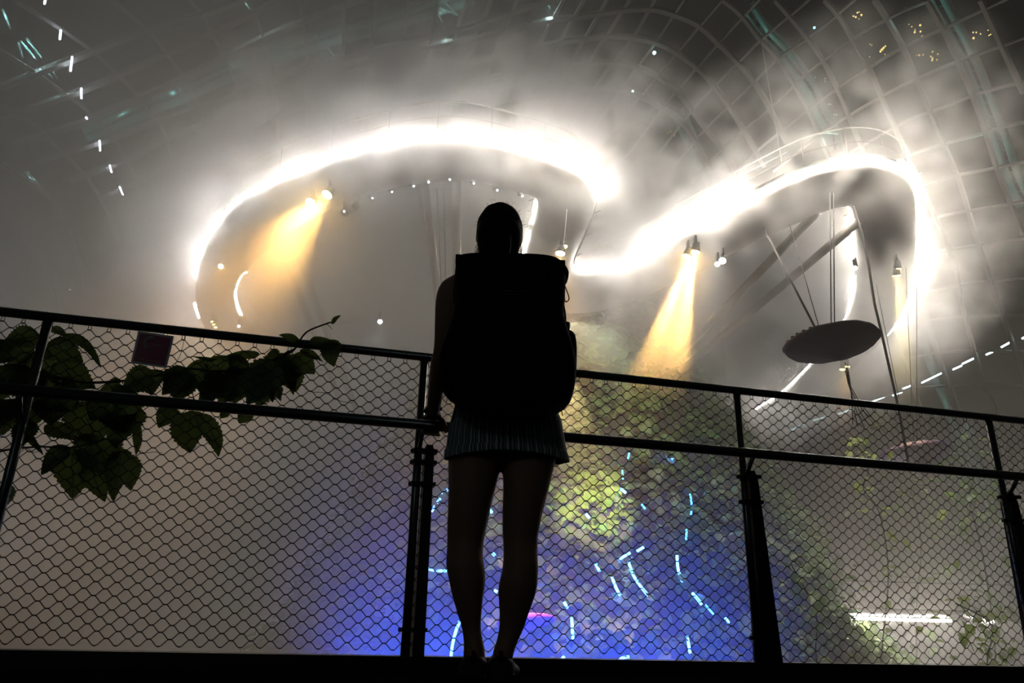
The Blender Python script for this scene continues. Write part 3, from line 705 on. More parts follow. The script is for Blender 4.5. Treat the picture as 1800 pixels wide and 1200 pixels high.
def vleaf(x0, y0, x1, y1, w, off):
    a = fp(x0, y0, -off); b = fp(x1, y1, -off+random.uniform(-.03, .04)); L = (b-a).length; W = w*mpp(a)*.5
    d = (b-a).normalized(); n = (NV+V((0, 0, random.uniform(-.2, .5)))+DV*random.uniform(-.25, .25)).normalized(); s = d.cross(n).normalized(); n = s.cross(d).normalized()
    K = 22; mid = []; Ls = []; Rs = []; fold = random.uniform(.12, .4); cv = random.uniform(-.1, .16); ph = random.random()*6
    for k in range(K+1):
        u = k/K
        pw = (math.sin(math.pi*u**.72)**.8)*(1-.25*u) if u < 1 else 0
        ser = 1+(.09 if k % 2 else -.06)*(u > .12)
        m = a+d*(L*u)+n*(cv*L*math.sin(math.pi*u))+s*(.06*L*math.sin(math.pi*u*1.2+ph))
        wv = .02*L*math.sin(u*9+ph)
        mid.append(m); Ls.append(m+s*(W*1.12*pw*ser)+n*(fold*W*pw+wv)); Rs.append(m-s*(W*1.12*pw*ser)+n*(fold*W*pw-wv))
    mb = MB(); vs = []
    for k in range(K+1): vs += [Ls[k], mid[k], Rs[k]]
    fs = []
    for k in range(K):
        i = k*3; fs += [(i, i+1, i+4, i+3), (i+1, i+2, i+5, i+4)]
    # side veins as slight ridges
    mb.add(vs, fs)
    mb.tube([m+n*.0012 for m in mid], .0011, 4)
    return mb
for i, (x0, y0, x1, y1, w) in enumerate(LV):
    off = .10 if x0 > 510 and y0 < 625 else random.uniform(.05, .22)
    if (x0, y0) in ((575, 598), (545, 598), (528, 600), (582, 567)): off = -.03
    vleaf(x0, y0, x1, y1, w*(1.22 if w > 20 else 1), off).obj('leaf', LEAFV, vine)
def vstem(px, r, off=.12):
    pts = cr([fp(x, y, -(off if not isinstance(off, list) else off[i])) for i, (x, y) in enumerate(px)], 4)
    MB().tube(pts, [r*(1-.5*i/len(pts)) for i in range(len(pts))], 7).obj('stem', STEM, vine)
P0 = [(-60,900),(-40,760),(-10,690),(60,660),(150,672),(230,668),(275,660),(321,647),(380,652),(450,645),(505,622),(519,612),(538,584),(573,569),(582,566)]
vstem(P0, .006, [.25,.2,.15,.13,.13,.13,.12,.12,.12,.12,.08,.0,-.03,-.03,-.03])
vstem([(-30,800),(27,788),(80,785),(127,786),(175,775),(215,760)], .004)
vstem([(60,660),(85,610),(112,586)], .003); vstem([(500,622),(545,598),(560,597)], .0025, .0); vstem([(450,645),(470,640),(430,660)], .0025)
vstem([(573,569),(580,574),(584,579)], .0015, -.03); vstem([(230,668),(240,720),(210,760),(170,800)], .003)
vstem([(330,650),(340,700),(332,722)], .002); vstem([(340,700),(358,724)], .002)
# loose broken wire strands in the mesh
for px in ([(20,790),(35,795),(45,787),(60,795),(72,790)],[(243,790),(255,796),(270,794),(285,796)],[(530,675),(545,688),(570,690),(590,700),(600,705),(620,708)],[(326,585),(318,620),(305,650),(312,670)]):
    MB().tube(cr([fp(x, y, .004) for x, y in px], 4), .001, 4).obj('loose_wire', WIRE, fence)

# ------------------------------------------------------------------ person
PY = 2.55
def ell(c, rx, ry, n=20, ang=0, p=1.0):
    out = []
    for k in range(n):
        a = 2*math.pi*k/n; ca, sa = math.cos(a), math.sin(a)
        if p != 1.0: ca = math.copysign(abs(ca)**p, ca); sa = math.copysign(abs(sa)**p, sa)
        out.append(c+V((rx*ca*math.cos(ang), rx*ca*math.sin(ang), 0))+V((0, ry*sa, 0)))
    return out
def sil(rows, n=20, p=1.0, smooth=3):
    """rows: (y px, x left px, x right px, world Y, ry)"""
    cs = []
    for (y, x0, x1, Y, ry) in rows:
        c = at_y((x0+x1)/2, y, Y); cs.append(V((c.x, c.y, c.z, (x1-x0)/2*mpp(c), ry)) if False else (c.x, c.y, c.z, (x1-x0)/2*mpp(c), ry))
    out = []
    m = len(cs)
    for i in range(m-1):
        for k in range(smooth):
            t = k/smooth; q = []
            for j in range(5):
                a = cs[max(0, i-1)][j]; b = cs[i][j]; c = cs[i+1][j]; d = cs[min(m-1, i+2)][j]
                q.append(.5*((2*b)+(c-a)*t+(2*a-5*b+4*c-d)*t*t+(3*b-a-3*c+d)*t**3))
            out.append(q)
    out.append(cs[-1])
    return [ell(V(q[:3]), q[3], q[4], n, 0, p) for q in out][::-1]
person = empty('person', at_y(862, 1197, PY)*1.0, 'person in striped shorts seen from behind, left hand on the handrail', 'person')
B = MB()
legL = [(795,788,884,2.55,.092),(815,788,880,2.55,.090),(845,788,874,2.55,.088),(870,788,868,2.55,.084),(900,787,861,2.55,.076),(920,786,857,2.55,.07),(940,786,852,2.55,.062),(955,786,850,2.55,.058),(972,785,849,2.54,.058),(990,784,851,2.53,.06),(1005,786,853,2.53,.06),
 (1025,790,853,2.53,.057),(1045,794,850,2.535,.052),(1065,800,848,2.54,.045),(1085,806,846,2.545,.038),(1105,812,846,2.55,.034),(1125,815,849,2.55,.034),(1140,815,852,2.55,.036),(1160,814,853,2.55,.04),(1180,816,851,2.56,.045)]
legR = [(795,882,980,2.55,.092),(815,884,975,2.55,.090),(845,884,968,2.55,.088),(870,884,962,2.55,.084),(900,883,954,2.55,.076),(920,883,950,2.55,.07),(940,883,946,2.55,.062),(955,884,945,2.55,.058),(972,885,945,2.54,.058),(990,884,946,2.53,.06),(1005,882,946,2.53,.061),
 (1025,877,945,2.53,.06),(1045,876,941,2.535,.055),(1065,877,934,2.54,.047),(1085,878,927,2.545,.040),(1105,877,920,2.55,.035),(1125,873,911,2.55,.034),(1140,868,905,2.55,.036),(1160,864,901,2.55,.04),(1180,862,898,2.56,.045)]
B.rings(sil(legL)); B.rings(sil(legR))
tors = [(455,858,905,2.55,.05),(470,850,915,2.56,.055),(482,815,950,2.56,.075),(492,790,972,2.56,.085),(510,782,980,2.56,.095),(550,795,968,2.55,.11),(600,805,958,2.55,.105),(650,812,952,2.55,.095),(690,812,955,2.55,.095),(730,800,972,2.55,.11),(765,792,985,2.55,.118),(785,800,975,2.55,.10)]
B.rings(sil(tors, 24))
# neck and head
hc = at_y(878, 412, PY+.02)
B.tube([at_y(880, 480, PY+.01), at_y(879, 445, PY+.015), hc], [.066, .060, .058], 16)
B.ball(hc+V((0, .0, .012)), (.074, .092, .108), nu=24, nv=16)
B.ball(hc+V((0, .045, -.045)), (.055, .055, .07), nu=20, nv=12)        # jaw
B.tube([hc+V((0, .09, .015)), hc+V((0, .112, -.022)), hc+V((0, .09, -.03))], [.008, .014, .01], 8)   # nose
B.tube([hc+V((-.022, .096, -.052)), hc+V((0, .102, -.05)), hc+V((.022, .096, -.052))], .006, 8)       # lips
for s in (-1, 1):
    B.ball(hc+V((s*.03, .086, .012)), (.015, .01, .009), nu=10, nv=6)                                # eyelids
    B.tube([hc+V((s*.018, .094, .03)), hc+V((s*.045, .082, .032))], .004, 6)                          # brow
    B.ball(hc+V((s*.080, .0, -.012)), (.010, .02, .032), nu=10, nv=8)                                 # ear
# left arm
def arm(pts):  # (x,y,Y,width px)
    P = []; Rr = []
    for x, y, Y, w in pts:
        c = at_y(x, y, Y); P.append(c); Rr.append(w/2*mpp(c))
    Q = cr([V((*p, r)) for p, r in zip(P, Rr)], 4)
    B.tube([q.xyz for q in Q], [q.w for q in Q], 16); return Q
arm([(812,508,2.56,46),(797,512,2.555,52),(788,535,2.55,46),(784,565,2.55,40),(782,592,2.56,37),(778,618,2.585,33),(774,640,2.62,35),(769,668,2.69,31),(765,695,2.76,27),(762,715,2.81,24),(760,724,2.835,25)])
arm([(950,512,2.56,46),(962,520,2.56,46),(964,560,2.57,38),(964,600,2.60,34),(958,640,2.66,33),(950,690,2.76,27),(945,728,2.83,24)])
def hr(x):      # point on the handrail axis above pixel column x
    lo = fp(x, 600, .09); hi = fp(x, 900, .09); s = s_of(lo)
    t = (s-s_of(HL))/(s_of(HR)-s_of(HL)); return HL.lerp(HR, t)
def hand(cx, wrist, sgn):
    h = hr(cx); up = V((0, 0, 1)); r = .0205
    # palm lying on the rail
    B.tube([wrist, wrist.lerp(h+up*.034+NV*.03, .6), h+up*.036+NV*.012, h+up*.034-NV*.014], [.024, .030, .034, .030], 14, flat=.55, up=up)
    for k in range(4):
        o_ = DV*((k-1.5)*.0205*sgn); fr = (.0088, .0092, .0090, .0078)[k]; ex_ = (.0, .004, .003, -.004)[k]
        c = h+o_
        pts = [c+up*.036-NV*.008, c+up*.024-NV*(.032+ex_), c-up*.002-NV*(.037+ex_), c-up*.026-NV*.026, c-up*.034-NV*(.004-ex_)]
        B.tube(cr(pts, 3), [fr*(1.08-.22*i/12) for i in range(13)], 10); B.ball(pts[-1], fr*.85, nu=10, nv=6)
    c = h-DV*(.036*sgn)
    pts = [h+up*.030+NV*.022-DV*(.018*sgn), c+up*.014+NV*.032, c-DV*(.012*sgn)-up*.010+NV*.031, c-DV*(.016*sgn)-up*.026+NV*.018]
    B.tube(cr(pts, 3), [.0125-.0004*i for i in range(10)], 10); B.ball(pts[-1], .0085, nu=10, nv=6)
hand(768, at_y(760, 722, 2.83), -1)
hand(945, at_y(945, 726, 2.83), 1)
# feet
for (x, tx) in ((833, -.01), (880, .015)):
    a = at_y(x, 1178, PY+.01); 
    B.tube([V((a.x, PY-.025, .05)), V((a.x, PY+.03, .05)), V((a.x+tx*.6, PY+.10, .034)), V((a.x+tx*1.1, PY+.17, .026))], [.028, .034, .028, .018], 12)
body = B.obj('body', SKIN, person)
md = body.modifiers.new('remesh', 'REMESH'); md.mode = 'VOXEL'; md.voxel_size = .006; md.use_smooth_shade = True
md = body.modifiers.new('smooth', 'SMOOTH'); md.iterations = 3; md.factor = .5
# hair: cap, low ponytail, loose strands
mb = MB(); rg = []
for j in range(15):
    t = math.pi*(.01+.62*j/14); row = []
    for i in range(28):
        a = 2*math.pi*i/28; fr = max(0, math.sin(a))   # front (towards +y) kept higher
        tt = t*(1-.42*fr*(j/14)); k = 1+.012*math.sin(i*5+j)
        row.append(hc+V((.0885*k*math.sin(tt)**.85*math.cos(a), .004+.103*k*math.sin(tt)**.9*math.sin(a), .012+.112*k*math.cos(tt))))
    rg.append(row)
rg.reverse(); mb.rings(rg, cap=False)
hairo = mb.obj('hair', HAIR, person)
sol = hairo.modifiers.new('thick', 'SOLIDIFY'); sol.thickness = .006
mb = MB(); b0 = hc+V((.012, -.085, -.055))
mb.tube([hc+V((.005, -.06, -.03)), b0, b0+V((.002, -.02, -.05)), b0+V((0, -.015, -.12))], [.045, .036, .032, .022], 12)
mb.obj('ponytail', HAIR, person)
MB().rings([ell(hc+V((0, -.022, z)), rx, ry, 24) for z, rx, ry in ((-.15, .055, .05), (-.12, .064, .06), (-.09, .072, .07), (-.055, .080, .078), (-.02, .084, .085), (.02, .082, .085))]).obj('nape_hair', HAIR, person)
mb = MB()
for i in range(46):
    s = random.choice((-1, 1)); a = random.uniform(.2, 1.2)
    p = hc+V((s*random.uniform(.066, .08), random.uniform(-.05, .02), -.035+random.uniform(-.02, .02)))
    L = random.uniform(.03, .09); pts = [p]
    for t in range(1, 6): pts.append(p+V((s*.014*math.sin(t*1.1+i)*t/5, 0, -L*t/5)))
    mb.tube(pts, .0006, 3)
for i in range(60):
    a = random.uniform(.1, 3.0); p = hc+V((.0865*math.cos(a), random.uniform(-.03, .03), .014+.12*math.sin(a))); d = (p-hc).normalized()
    mb.tube([p, p+d*.008+V((random.uniform(-.012, .012), 0, .0))], .0005, 3)
mb.obj('loose_strands', HAIR, person)['kind'] = 'stuff'
# shorts, striped
m = bpy.data.materials.new('striped_cotton'); m.use_nodes = True; t = m.node_tree; b = t.nodes['Principled BSDF']; b.inputs['Roughness'].default_value = .9
at = t.nodes.new('ShaderNodeAttribute'); at.attribute_name = 'UVMap'
uv = t.nodes.new('ShaderNodeUVMap'); uv.uv_map = 'UVMap'
sx = t.nodes.new('ShaderNodeSeparateXYZ'); t.links.new(uv.outputs[0], sx.inputs[0])
mm = t.nodes.new('ShaderNodeMath'); mm.operation = 'MULTIPLY'; mm.inputs[1].default_value = 44; t.links.new(sx.outputs[0], mm.inputs[0])
fr = t.nodes.new('ShaderNodeMath'); fr.operation = 'FRACT'; t.links.new(mm.outputs[0], fr.inputs[0])
cr_ = t.nodes.new('ShaderNodeValToRGB'); t.links.new(fr.outputs[0], cr_.inputs[0]); cr_.color_ramp.interpolation = 'CONSTANT'
el = cr_.color_ramp.elements; el[0].position = 0; el[0].color = (.62, .74, .70, 1); el[1].position = .22; el[1].color = (.07, .10, .13, 1)
for pos, c in ((.45, (.42, .56, .53, 1)), (.62, (.05, .07, .10, 1)), (.8, (.30, .40, .41, 1)), (.9, (.06, .08, .1, 1))):
    e_ = el.new(pos); e_.color = c
t.links.new(cr_.outputs[0], b.inputs['Base Color'])
def uvrings(name, rings, m, parent, n):
    mb = MB().rings(rings, cap=False); o = mb.obj(name, m, parent); me = o.data
    uvl = me.uv_layers.new(name='UVMap'); R = len(rings)
    for pi, poly in enumerate(me.polygons):
        i = pi % n; j = pi//n
        for li, (du, dv) in zip(poly.loop_indices, ((0, 0), (1, 0), (1, 1), (0, 1))): uvl.data[li].uv = ((i+du)/n, (j+dv)/R)
    o.modifiers.new('thick', 'SOLIDIFY').thickness = .004
    return o
n = 64
def pleat(rings, amp):
    out = []
    for j, r in enumerate(rings):
        c = sum(r, V())/len(r); k = 1-j/len(rings)
        out.append([c+(p-c)*(1+amp*k*(.6*math.sin(i*2*math.pi/n*11+1)+.4*math.sin(i*2*math.pi/n*17)))+V((0, 0, .006*k*math.sin(i*2*math.pi/n*3))) for i, p in enumerate(r)])
    return out
top = [(700,808,965,2.55,.115),(730,797,982,2.55,.125),(755,789,992,2.55,.13),(775,785,996,2.55,.13)]
sh = [(700,808,965,2.55,.115),(730,796,984,2.55,.128),(755,789,990,2.55,.134),(780,785,994,2.55,.134),(800,783,998,2.55,.132),(806,781,999,2.55,.132)]
shorts = uvrings('shorts', pleat(sil(sh, n, .9), .018), m, person, n)
uvrings('hem_cuff', pleat(sil([(795,781,998,2.55,.136),(803,780,1000,2.55,.137),(809,780,1000,2.55,.136)], n, .9), .015), m, shorts, n)
# sleeveless top
tt = [(478,822,942,2.56,.085),(495,806,958,2.56,.10),(520,798,966,2.56,.108),(560,798,966,2.55,.117),(610,803,960,2.55,.113),(660,808,957,2.55,.105),(705,804,966,2.55,.12)]
MB().rings(sil(tt, 28), cap=False).obj('tank_top', mat('black_cotton', (.02, .02, .022), .9), person)
# shoes
for (x, tx) in ((833, -.01), (880, .015)):
    a = at_y(x, 1178, PY+.01); X = a.x; rg = []
    for (dy, w, h, dx) in ((-.055, .020, .045, 0), (-.045, .036, .07, 0), (-.01, .042, .082, 0), (.04, .042, .075, .2), (.10, .046, .058, .7), (.16, .046, .05, 1.1), (.20, .036, .042, 1.4), (.222, .018, .03, 1.5)):
        row = []
        for k in range(14):
            q = 2*math.pi*k/14; row.append(V((X+tx*dx+w*math.cos(q), PY+dy, max(.002, h*.5+h*.5*math.sin(q)*1.0))))
        rg.append(row)
    s_ = MB().rings(rg).obj('shoe', mat('black_shoe', (.015, .015, .016), .7), person)
    MB().tube([V((X, PY-.052, .055)), V((X, PY-.064, .085))], .007, 6).obj('heel_loop', PACK, s_)
    MB().box((X+tx*.6, PY+.075, .011), (.074, .27, .02)).obj('sole', mat('dark_sole', (.02, .02, .02), .9), s_)
# bracelet
w_ = at_y(761, 720, 2.825)
MB().tube([w_+V((.031*math.cos(q), .026*math.sin(q), .006*math.cos(q))) for q in [2*math.pi*i/20 for i in range(21)]], .006, 8).obj('wrist_band', mat('band', (.10, .08, .06), .5), person)

# ------------------------------------------------------------------ backpack
PKY = 2.34
pack = empty('backpack', at_y(888, 727, PKY), 'large black roll-top hiking backpack worn by the person, bottle in its right pocket', 'backpack')
rows = [(476,803,988,PKY,.09),(487,801,992,PKY,.105),(500,801,993,PKY,.115),(530,800,992,PKY,.13),(560,798,990,PKY,.135),(590,790,998,PKY,.14),(620,778,1007,PKY,.145),(650,772,1011,PKY,.145),(680,777,1009,PKY,.14),(700,791,1003,PKY,.13),(714,808,987,PKY,.12),(723,828,967,PKY,.10),(727,850,940,PKY,.07)]
body_ = MB().rings(sil(rows, 40, .55)).obj('main_body', PACK, pack)
rows = [(451,845,905,PKY-.0,.03),(455,815,968,PKY-.0,.045),(459,804,982,PKY,.06),(467,802,990,PKY,.075),(478,802,998,PKY,.09),(486,801,999,PKY,.10),(494,802,992,PKY,.108),(500,803,985,PKY,.105)]
MB().rings(sil(rows, 40, .6)).obj('roll_top', PACK, pack)
MB().box(at_y(806, 462, PKY-.03), (.016, .07, .03)).obj('top_buckle', PACK, pack); MB().box(at_y(987, 470, PKY-.03), (.02, .07, .02)).obj('top_buckle', PACK, pack)
rows = [(588,992,1006,PKY+.02,.04),(600,984,1012,PKY+.02,.06),(640,982,1013,PKY+.02,.07),(680,980,1009,PKY+.02,.07),(700,980,1004,PKY+.02,.06)]
MB().rings(sil(rows, 20, .7)).obj('side_pocket', PACK, pack)
rows = [(600,783,805,PKY+.02,.04),(630,773,805,PKY+.02,.06),(655,769,805,PKY+.02,.065),(680,774,808,PKY+.02,.06),(700,788,815,PKY+.02,.05)]
MB().rings(sil(rows, 20, .7)).obj('side_pocket', PACK, pack)
bot = at_y(994, 600, PKY+.03)
o = MB().tube([bot-V((0, 0, .12)), bot+V((0, 0, .02)), bot+V((0, 0, .022)), at_y(995, 568, PKY+.03)], [.022, .022, .016, .016], 14).obj('water_bottle', mat('black_gloss', (.02, .02, .022), .2), loc=bot-V((0, 0, .12)))
tag(o, 'black water bottle with square cap in the right side pocket of the backpack', 'bottle')
def strap(px, r=.006, Y=None, flat=.35, nm='strap'):
    pts = cr([at_y(q[0], q[1], q[2] if len(q) > 2 else PKY) for q in px], 4); MB().tube(pts, r, 8, flat=flat).obj(nm, PACK, pack)
strap([(993,500),(992,520),(994,530),(999,528),(1000,522),(996,510),(993,502)], .003, flat=.6)
strap([(984,516),(989,530),(993,550),(994,570),(993,585)], .005, flat=.6)
strap([(987,500),(984,530),(983,560),(984,580)], .002, flat=.8)
strap([(802,468),(800,490),(798,515),(798,535)], .007)
strap([(803,705),(800,720),(797,733),(794,742)], .0075, flat=.5); strap([(960,710),(963,735),(968,750)], .006); strap([(984,700),(986,715),(989,730)], .004); strap([(787,688),(786,700),(784,708)], .003)
# shoulder straps over the front of the shoulders
for x in (838, 925):
    strap([(x,470,PKY+.08),(x,462,2.46),(x,470,2.58),(x,510,2.69),(x,560,2.69),(x-8 if x < 880 else x+8,620,2.62),(x-16 if x < 880 else x+16,650,2.46)], .022, flat=.3, nm='shoulder_strap')
# small woven logo patch
p0 = at_y(889, 511, PKY-.135); p1 = at_y(921, 512, PKY-.135)
mb = MB()
for k in range(7): mb.box(p0.lerp(p1, k/6), (.006, .002, .003 if k % 2 else .0045))
mb.box(p0.lerp(p1, .45)+V((0, 0, -.012)), (.045, .002, .002)); mb.obj('logo_patch', mat('patch_grey', (.16, .16, .17), .5), pack)

# ------------------------------------------------------------------ mist and haze (volumes)
def M2(N, L, op, a, b=None, c=None):
    n = N.new('ShaderNodeMath'); n.operation = op
    for i, v in enumerate((a, b, c)):
        if v is None: continue
        if isinstance(v, (int, float)): n.inputs[i].default_value = v
        else: L.new(v, n.inputs[i])
    return n.outputs[0]
def volobj(name, mn, mx, res, field, dens, col, mesh, aniso=0.0):
    ob = bpy.data.objects.new(name, mesh); C.objects.link(ob)
    ng = bpy.data.node_groups.new(name, 'GeometryNodeTree')
    ng.interface.new_socket('Geometry', in_out='INPUT', socket_type='NodeSocketGeometry')
    ng.interface.new_socket('Geometry', in_out='OUTPUT', socket_type='NodeSocketGeometry')
    N = ng.nodes; L = ng.links; gi = N.new('NodeGroupInput'); go = N.new('NodeGroupOutput')
    vc = N.new('GeometryNodeVolumeCube'); vc.inputs['Min'].default_value = mn; vc.inputs['Max'].default_value = mx
    for k, r in zip('XYZ', res): vc.inputs['Resolution '+k].default_value = r
    L.new(field(N, L, gi), vc.inputs['Density'])
    m = bpy.data.materials.new(name); m.use_nodes = True; t = m.node_tree; t.nodes.clear()
    pv = t.nodes.new('ShaderNodeVolumeScatter'); at = t.nodes.new('ShaderNodeAttribute'); at.attribute_name = 'density'
    mu = t.nodes.new('ShaderNodeMath'); mu.operation = 'MULTIPLY'; mu.inputs[1].default_value = dens
    t.links.new(at.outputs['Fac'], mu.inputs[0]); t.links.new(mu.outputs[0], pv.inputs['Density']); pv.inputs['Color'].default_value = (*col, 1); pv.inputs['Anisotropy'].default_value = aniso
    oo = t.nodes.new('ShaderNodeOutputMaterial'); t.links.new(pv.outputs[0], oo.inputs['Volume'])
    mesh.materials.append(m); sm = N.new('GeometryNodeSetMaterial'); sm.inputs['Material'].default_value = m
    L.new(vc.outputs[0], sm.inputs[0]); L.new(sm.outputs[0], go.inputs[0])
    md = ob.modifiers.new('gn', 'NODES'); md.node_group = ng
    return ob
def nz(N, L, vec, scale, det, dist=0):
    n = N.new('ShaderNodeTexNoise'); n.inputs['Scale'].default_value = scale; n.inputs['Detail'].default_value = det; n.inputs['Distortion'].default_value = dist
    L.new(vec, n.inputs['Vector']); return n.outputs['Fac']
def lin(N, L, v, a, b, c=0.0, d=1.0):
    n = N.new('ShaderNodeMapRange'); n.interpolation_type = 'SMOOTHSTEP'; L.new(v, n.inputs['Value'])
    for k, q in zip(('From Min', 'From Max', 'To Min', 'To Max'), (a, b, c, d)): n.inputs[k].default_value = q
    return n.outputs['Result']
def haze(N, L, gi):
    p = N.new('GeometryNodeInputPosition'); s = N.new('ShaderNodeSeparateXYZ'); L.new(p.outputs[0], s.inputs[0])
    n = nz(N, L, p.outputs[0], .10, 3, .3); n = lin(N, L, n, .3, .72, .45, 1.5)
    gx = lin(N, L, s.outputs['X'], -9, 6, 1.0, HZR)       # thicker on the left
    gz = lin(N, L, s.outputs['Z'], 12, 28, 1.0, HZT)
    gx = M2(N, L, 'ADD', gx, M2(N, L, 'MULTIPLY', lin(N, L, s.outputs['Z'], -2, 8, .55, 0.0), lin(N, L, s.outputs['X'], 3, 9, .36, 2.2)))
    gz = M2(N, L, 'MULTIPLY', gz, lin(N, L, s.outputs['Z'], 2, 12, .7, 1.45))
    gy = lin(N, L, s.outputs['Y'], 4, 14, .05, 1.0)
    v = N.new('ShaderNodeVectorMath'); v.operation = 'SUBTRACT'; L.new(p.outputs[0], v.inputs[0]); v.inputs[1].default_value = DC
    w = N.new('ShaderNodeVectorMath'); w.operation = 'DIVIDE'; L.new(v.outputs[0], w.inputs[0]); w.inputs[1].default_value = DR
    ln = N.new('ShaderNodeVectorMath'); ln.operation = 'LENGTH'; L.new(w.outputs[0], ln.inputs[0])
    ins = M2(N, L, 'LESS_THAN', ln.outputs['Value'], .97)
    return M2(N, L, 'MULTIPLY', M2(N, L, 'MULTIPLY', M2(N, L, 'MULTIPLY', n, gx), M2(N, L, 'MULTIPLY', gz, gy)), ins)
def mist(N, L, gi):
    p = N.new('GeometryNodeInputPosition')
    pr = N.new('GeometryNodeProximity'); pr.target_element = 'EDGES'; L.new(gi.outputs[0], pr.inputs[0])
    n = nz(N, L, p.outputs[0], .75, 6, 1.2)
    d = M2(N, L, 'SUBTRACT', 1.0, M2(N, L, 'DIVIDE', pr.outputs['Distance'], MW))
    s = M2(N, L, 'MULTIPLY', M2(N, L, 'SUBTRACT', n, MN), MC)
    d2 = M2(N, L, 'MULTIPLY', M2(N, L, 'MAXIMUM', d, 0.0), M2(N, L, 'ADD', s, .12))
    for c, r, k in BOOST:
        v = N.new('ShaderNodeVectorMath'); v.operation = 'DISTANCE'; L.new(p.outputs[0], v.inputs[0]); v.inputs[1].default_value = c
        d2 = M2(N, L, 'MULTIPLY', d2, lin(N, L, v.outputs['Value'], 0, r, k, 1.0))
    # soft filling of the bright cores
    for c, r, k in CORES:
        v = N.new('ShaderNodeVectorMath'); v.operation = 'DISTANCE'; L.new(p.outputs[0], v.inputs[0]); v.inputs[1].default_value = c
        d2 = M2(N, L, 'ADD', d2, M2(N, L, 'MULTIPLY', lin(N, L, v.outputs['Value'], 0, r, k, 0.0), lin(N, L, n, .35, .65, .25, 1.6)))
    return M2(N, L, 'MAXIMUM', d2, 0.0)
BOOST = [(at_z(1140, 440, H+1), 7, 2.2), (at_z(880, 250, H+1), 7, 2.6), (at_z(620, 280, H+1), 7, 2.2), (at_z(1612, 400, H+1), 9, .05), (at_z(1530, 310, H+.5), 5.5, .3), (at_z(1503, 460, H-.5), 5, .15), (at_z(1010, 300, H+1), 3.5, .5)]
CORES = [(at_d(560, 352, 23), 1.8, .6), (at_d(1213, 450, 22.8), 1.3, .6), (at_d(1577, 480, 25.8), 1.3, .4), (at_d(1165, 560, 22.3), 3.2, .4), (at_d(1583, 560, 26), 3.2, .35), (at_d(510, 430, 22.5), 3.6, .5), (at_z(1100, 430, H), 5.0, .4), (at_d(1400, 500, 32), 7, .8), (at_d(1290, 560, 32), 5, .4), (at_z(1330, 400, H+1), 4, .25), (at_z(900, 290, H+.5), 4, .25), (at_z(640, 300, H+.5), 4, .2)]
HZR, HZT, MW, MN, MC = .05, .2, 3.6, .49, 12.0
me = bpy.data.meshes.new('haze'); o = volobj('haze', (-49, 2, -9), (53, 80, 45), (41, 31, 22), haze, .050, (1, .96, .89), me); tag(o, 'thin warm grey haze filling the dome', 'haze', kind='stuff')
# source line of the mist: outside and above the glowing edge
off = []
for a, b in zip(PA, PB): off.append(a+(a-b).normalized()*.9+V((0, 0, .9)))
inn = [b+(b-a).normalized()*1.3-V((0, 0, .6)) for a, b in list(zip(PA, PB))[28*5:37*5:3]]
vv = off[::2]; k_ = len(vv)
me = bpy.data.meshes.new('mist'); me.from_pydata(vv+inn, [(i, i+1) for i in range(k_-1)]+[(k_+i, k_+i+1) for i in range(len(inn)-1)], [])
xs = [p.x for p in off]; ys = [p.y for p in off]
mn = (min(xs)-3.5, min(ys)-3.5, H-7); mx = (max(xs)+3.5, max(ys)+3.5, H+4.6)
res = tuple(int((b-a)/.35) for a, b in zip(mn, mx))
o = volobj('mist', mn, mx, res, mist, .5, (1, .98, .95), me); tag(o, 'bright ragged mist plumes blowing off the glowing walkway edge', 'mist', kind='stuff')

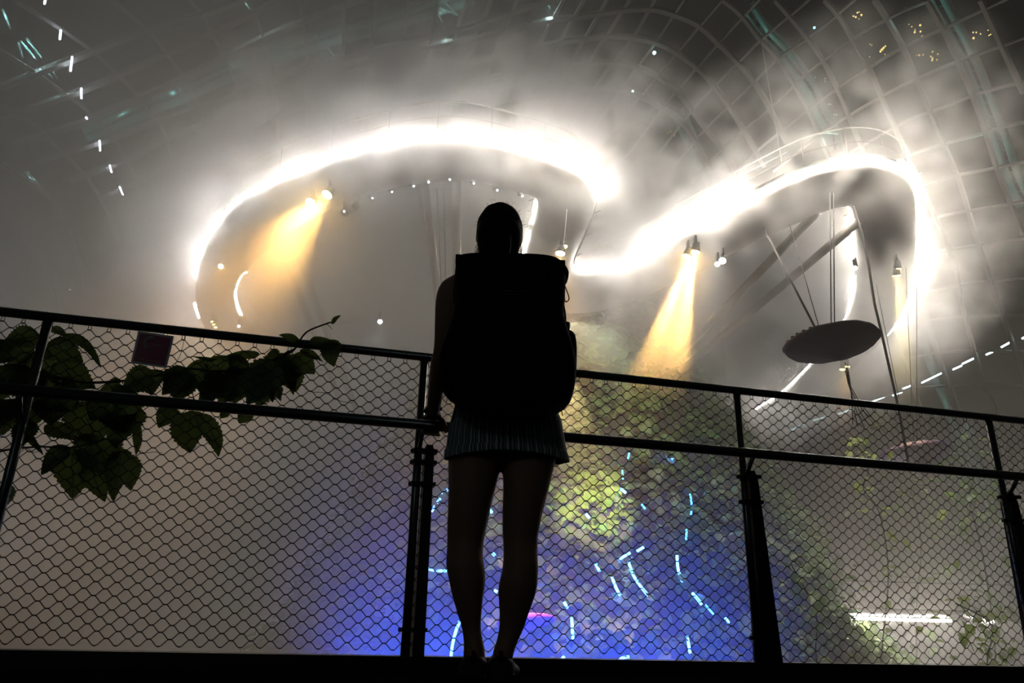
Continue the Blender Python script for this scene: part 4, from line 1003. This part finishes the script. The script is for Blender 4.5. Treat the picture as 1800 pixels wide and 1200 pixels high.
# ------------------------------------------------------------------ added fill lights and lamps of the place
for i, (x, y, z, tx, ty, tz, pw, col, ang, lb) in enumerate([(-22, 24, -7, -20, 30, 20, 2800, (1, .92, .84), 90, 'on the left'), (-9, 20, -7, -9, 28, 20, 1500, (1, .94, .88), 80, 'left of the mountain'), (18, 34, -7, 18, 40, 20, 2500, (1, .93, .85), 80, 'right of the mountain'), (-34, 38, -7, -30, 40, 20, 10000, (1, .92, .84), 100, 'at the far left')]):
    e = empty('fill_uplight', (x, y, z-.3), 'added uplight below the deck level '+lb, 'floodlight', 'added fill lights below the deck')  # unseen fill lamps added to brighten the haze from below
    MB().tube([V((x, y, z-.3)), V((x, y, z))], [.2, .25], 12).obj('housing', BLACKM, e)
    light('SPOT', (x, y, z+.05), pw, col, .1, (tx, ty, tz), ang, .7, e, 'fill_beam')
for (x, y, D, tx, ty, pw, ang, lb) in [(640, 1330, 9, 800, 1060, 24000, 46, 'left of the middle post'), (900, 1340, 9, 930, 1050, 17000, 42, 'behind the feet'), (1080, 1340, 9.5, 1080, 1040, 23000, 42, 'right of the feet'), (1230, 1330, 10, 1210, 1060, 19000, 38, 'left of the black stanchion')]:
    flood(x, y, D, tx, ty, 26, BLUEL, (0, .075, 1), pw, ang, 'added blue fill floodlight below the deck edge, '+lb, 'added blue fill lamps below the deck', .1)  # unseen blue floods added to tint the fog before the mountain
light('SPOT', at_d(925, 1040, 20.5), 260, (1, .35, .5), .05, at_d(925, 1092, 22), 60, .8, name='disc_fill')  # pink lamp without a fixture, added to bring out the disc colour
# warm lamp grazing the leaves of the mountain
light('SPOT', at_d(960, 560, 15), 60000, (1, .8, .35), .05, on_mount(1040, 895), 15, .8, name='leaf_spot')
light('SPOT', at_d(990, 560, 20), 3000, (.9, 1, .65), .05, on_mount(1190, 730), 34, .8, name='leaf_spot')
# dim bluish lamp over the deck behind the viewer
light('AREA', (-2.5, -5, 3.6), 6.5, (.75, .95, 1), 1.2, (0, 2.6, .8), name='deck_lamp')
w = bpy.data.worlds.new('world'); SC.world = w; w.use_nodes = True; w.node_tree.nodes['Background'].inputs[0].default_value = (.006, .006, .0055, 1)
vs_ = SC.view_settings; vs_.view_transform = 'Standard'; vs_.look = 'None'; vs_.exposure = .18; vs_.gamma = 1; vs_.use_curve_mapping = False
cy = SC.cycles; cy.volume_bounces = 0; cy.volume_step_rate = 2.5; cy.adaptive_threshold = .08; cy.use_light_tree = False; cy.max_bounces = 3; cy.diffuse_bounces = 0; cy.glossy_bounces = 1; cy.transparent_max_bounces = 6; cy.caustics_reflective = False; cy.caustics_refractive = False
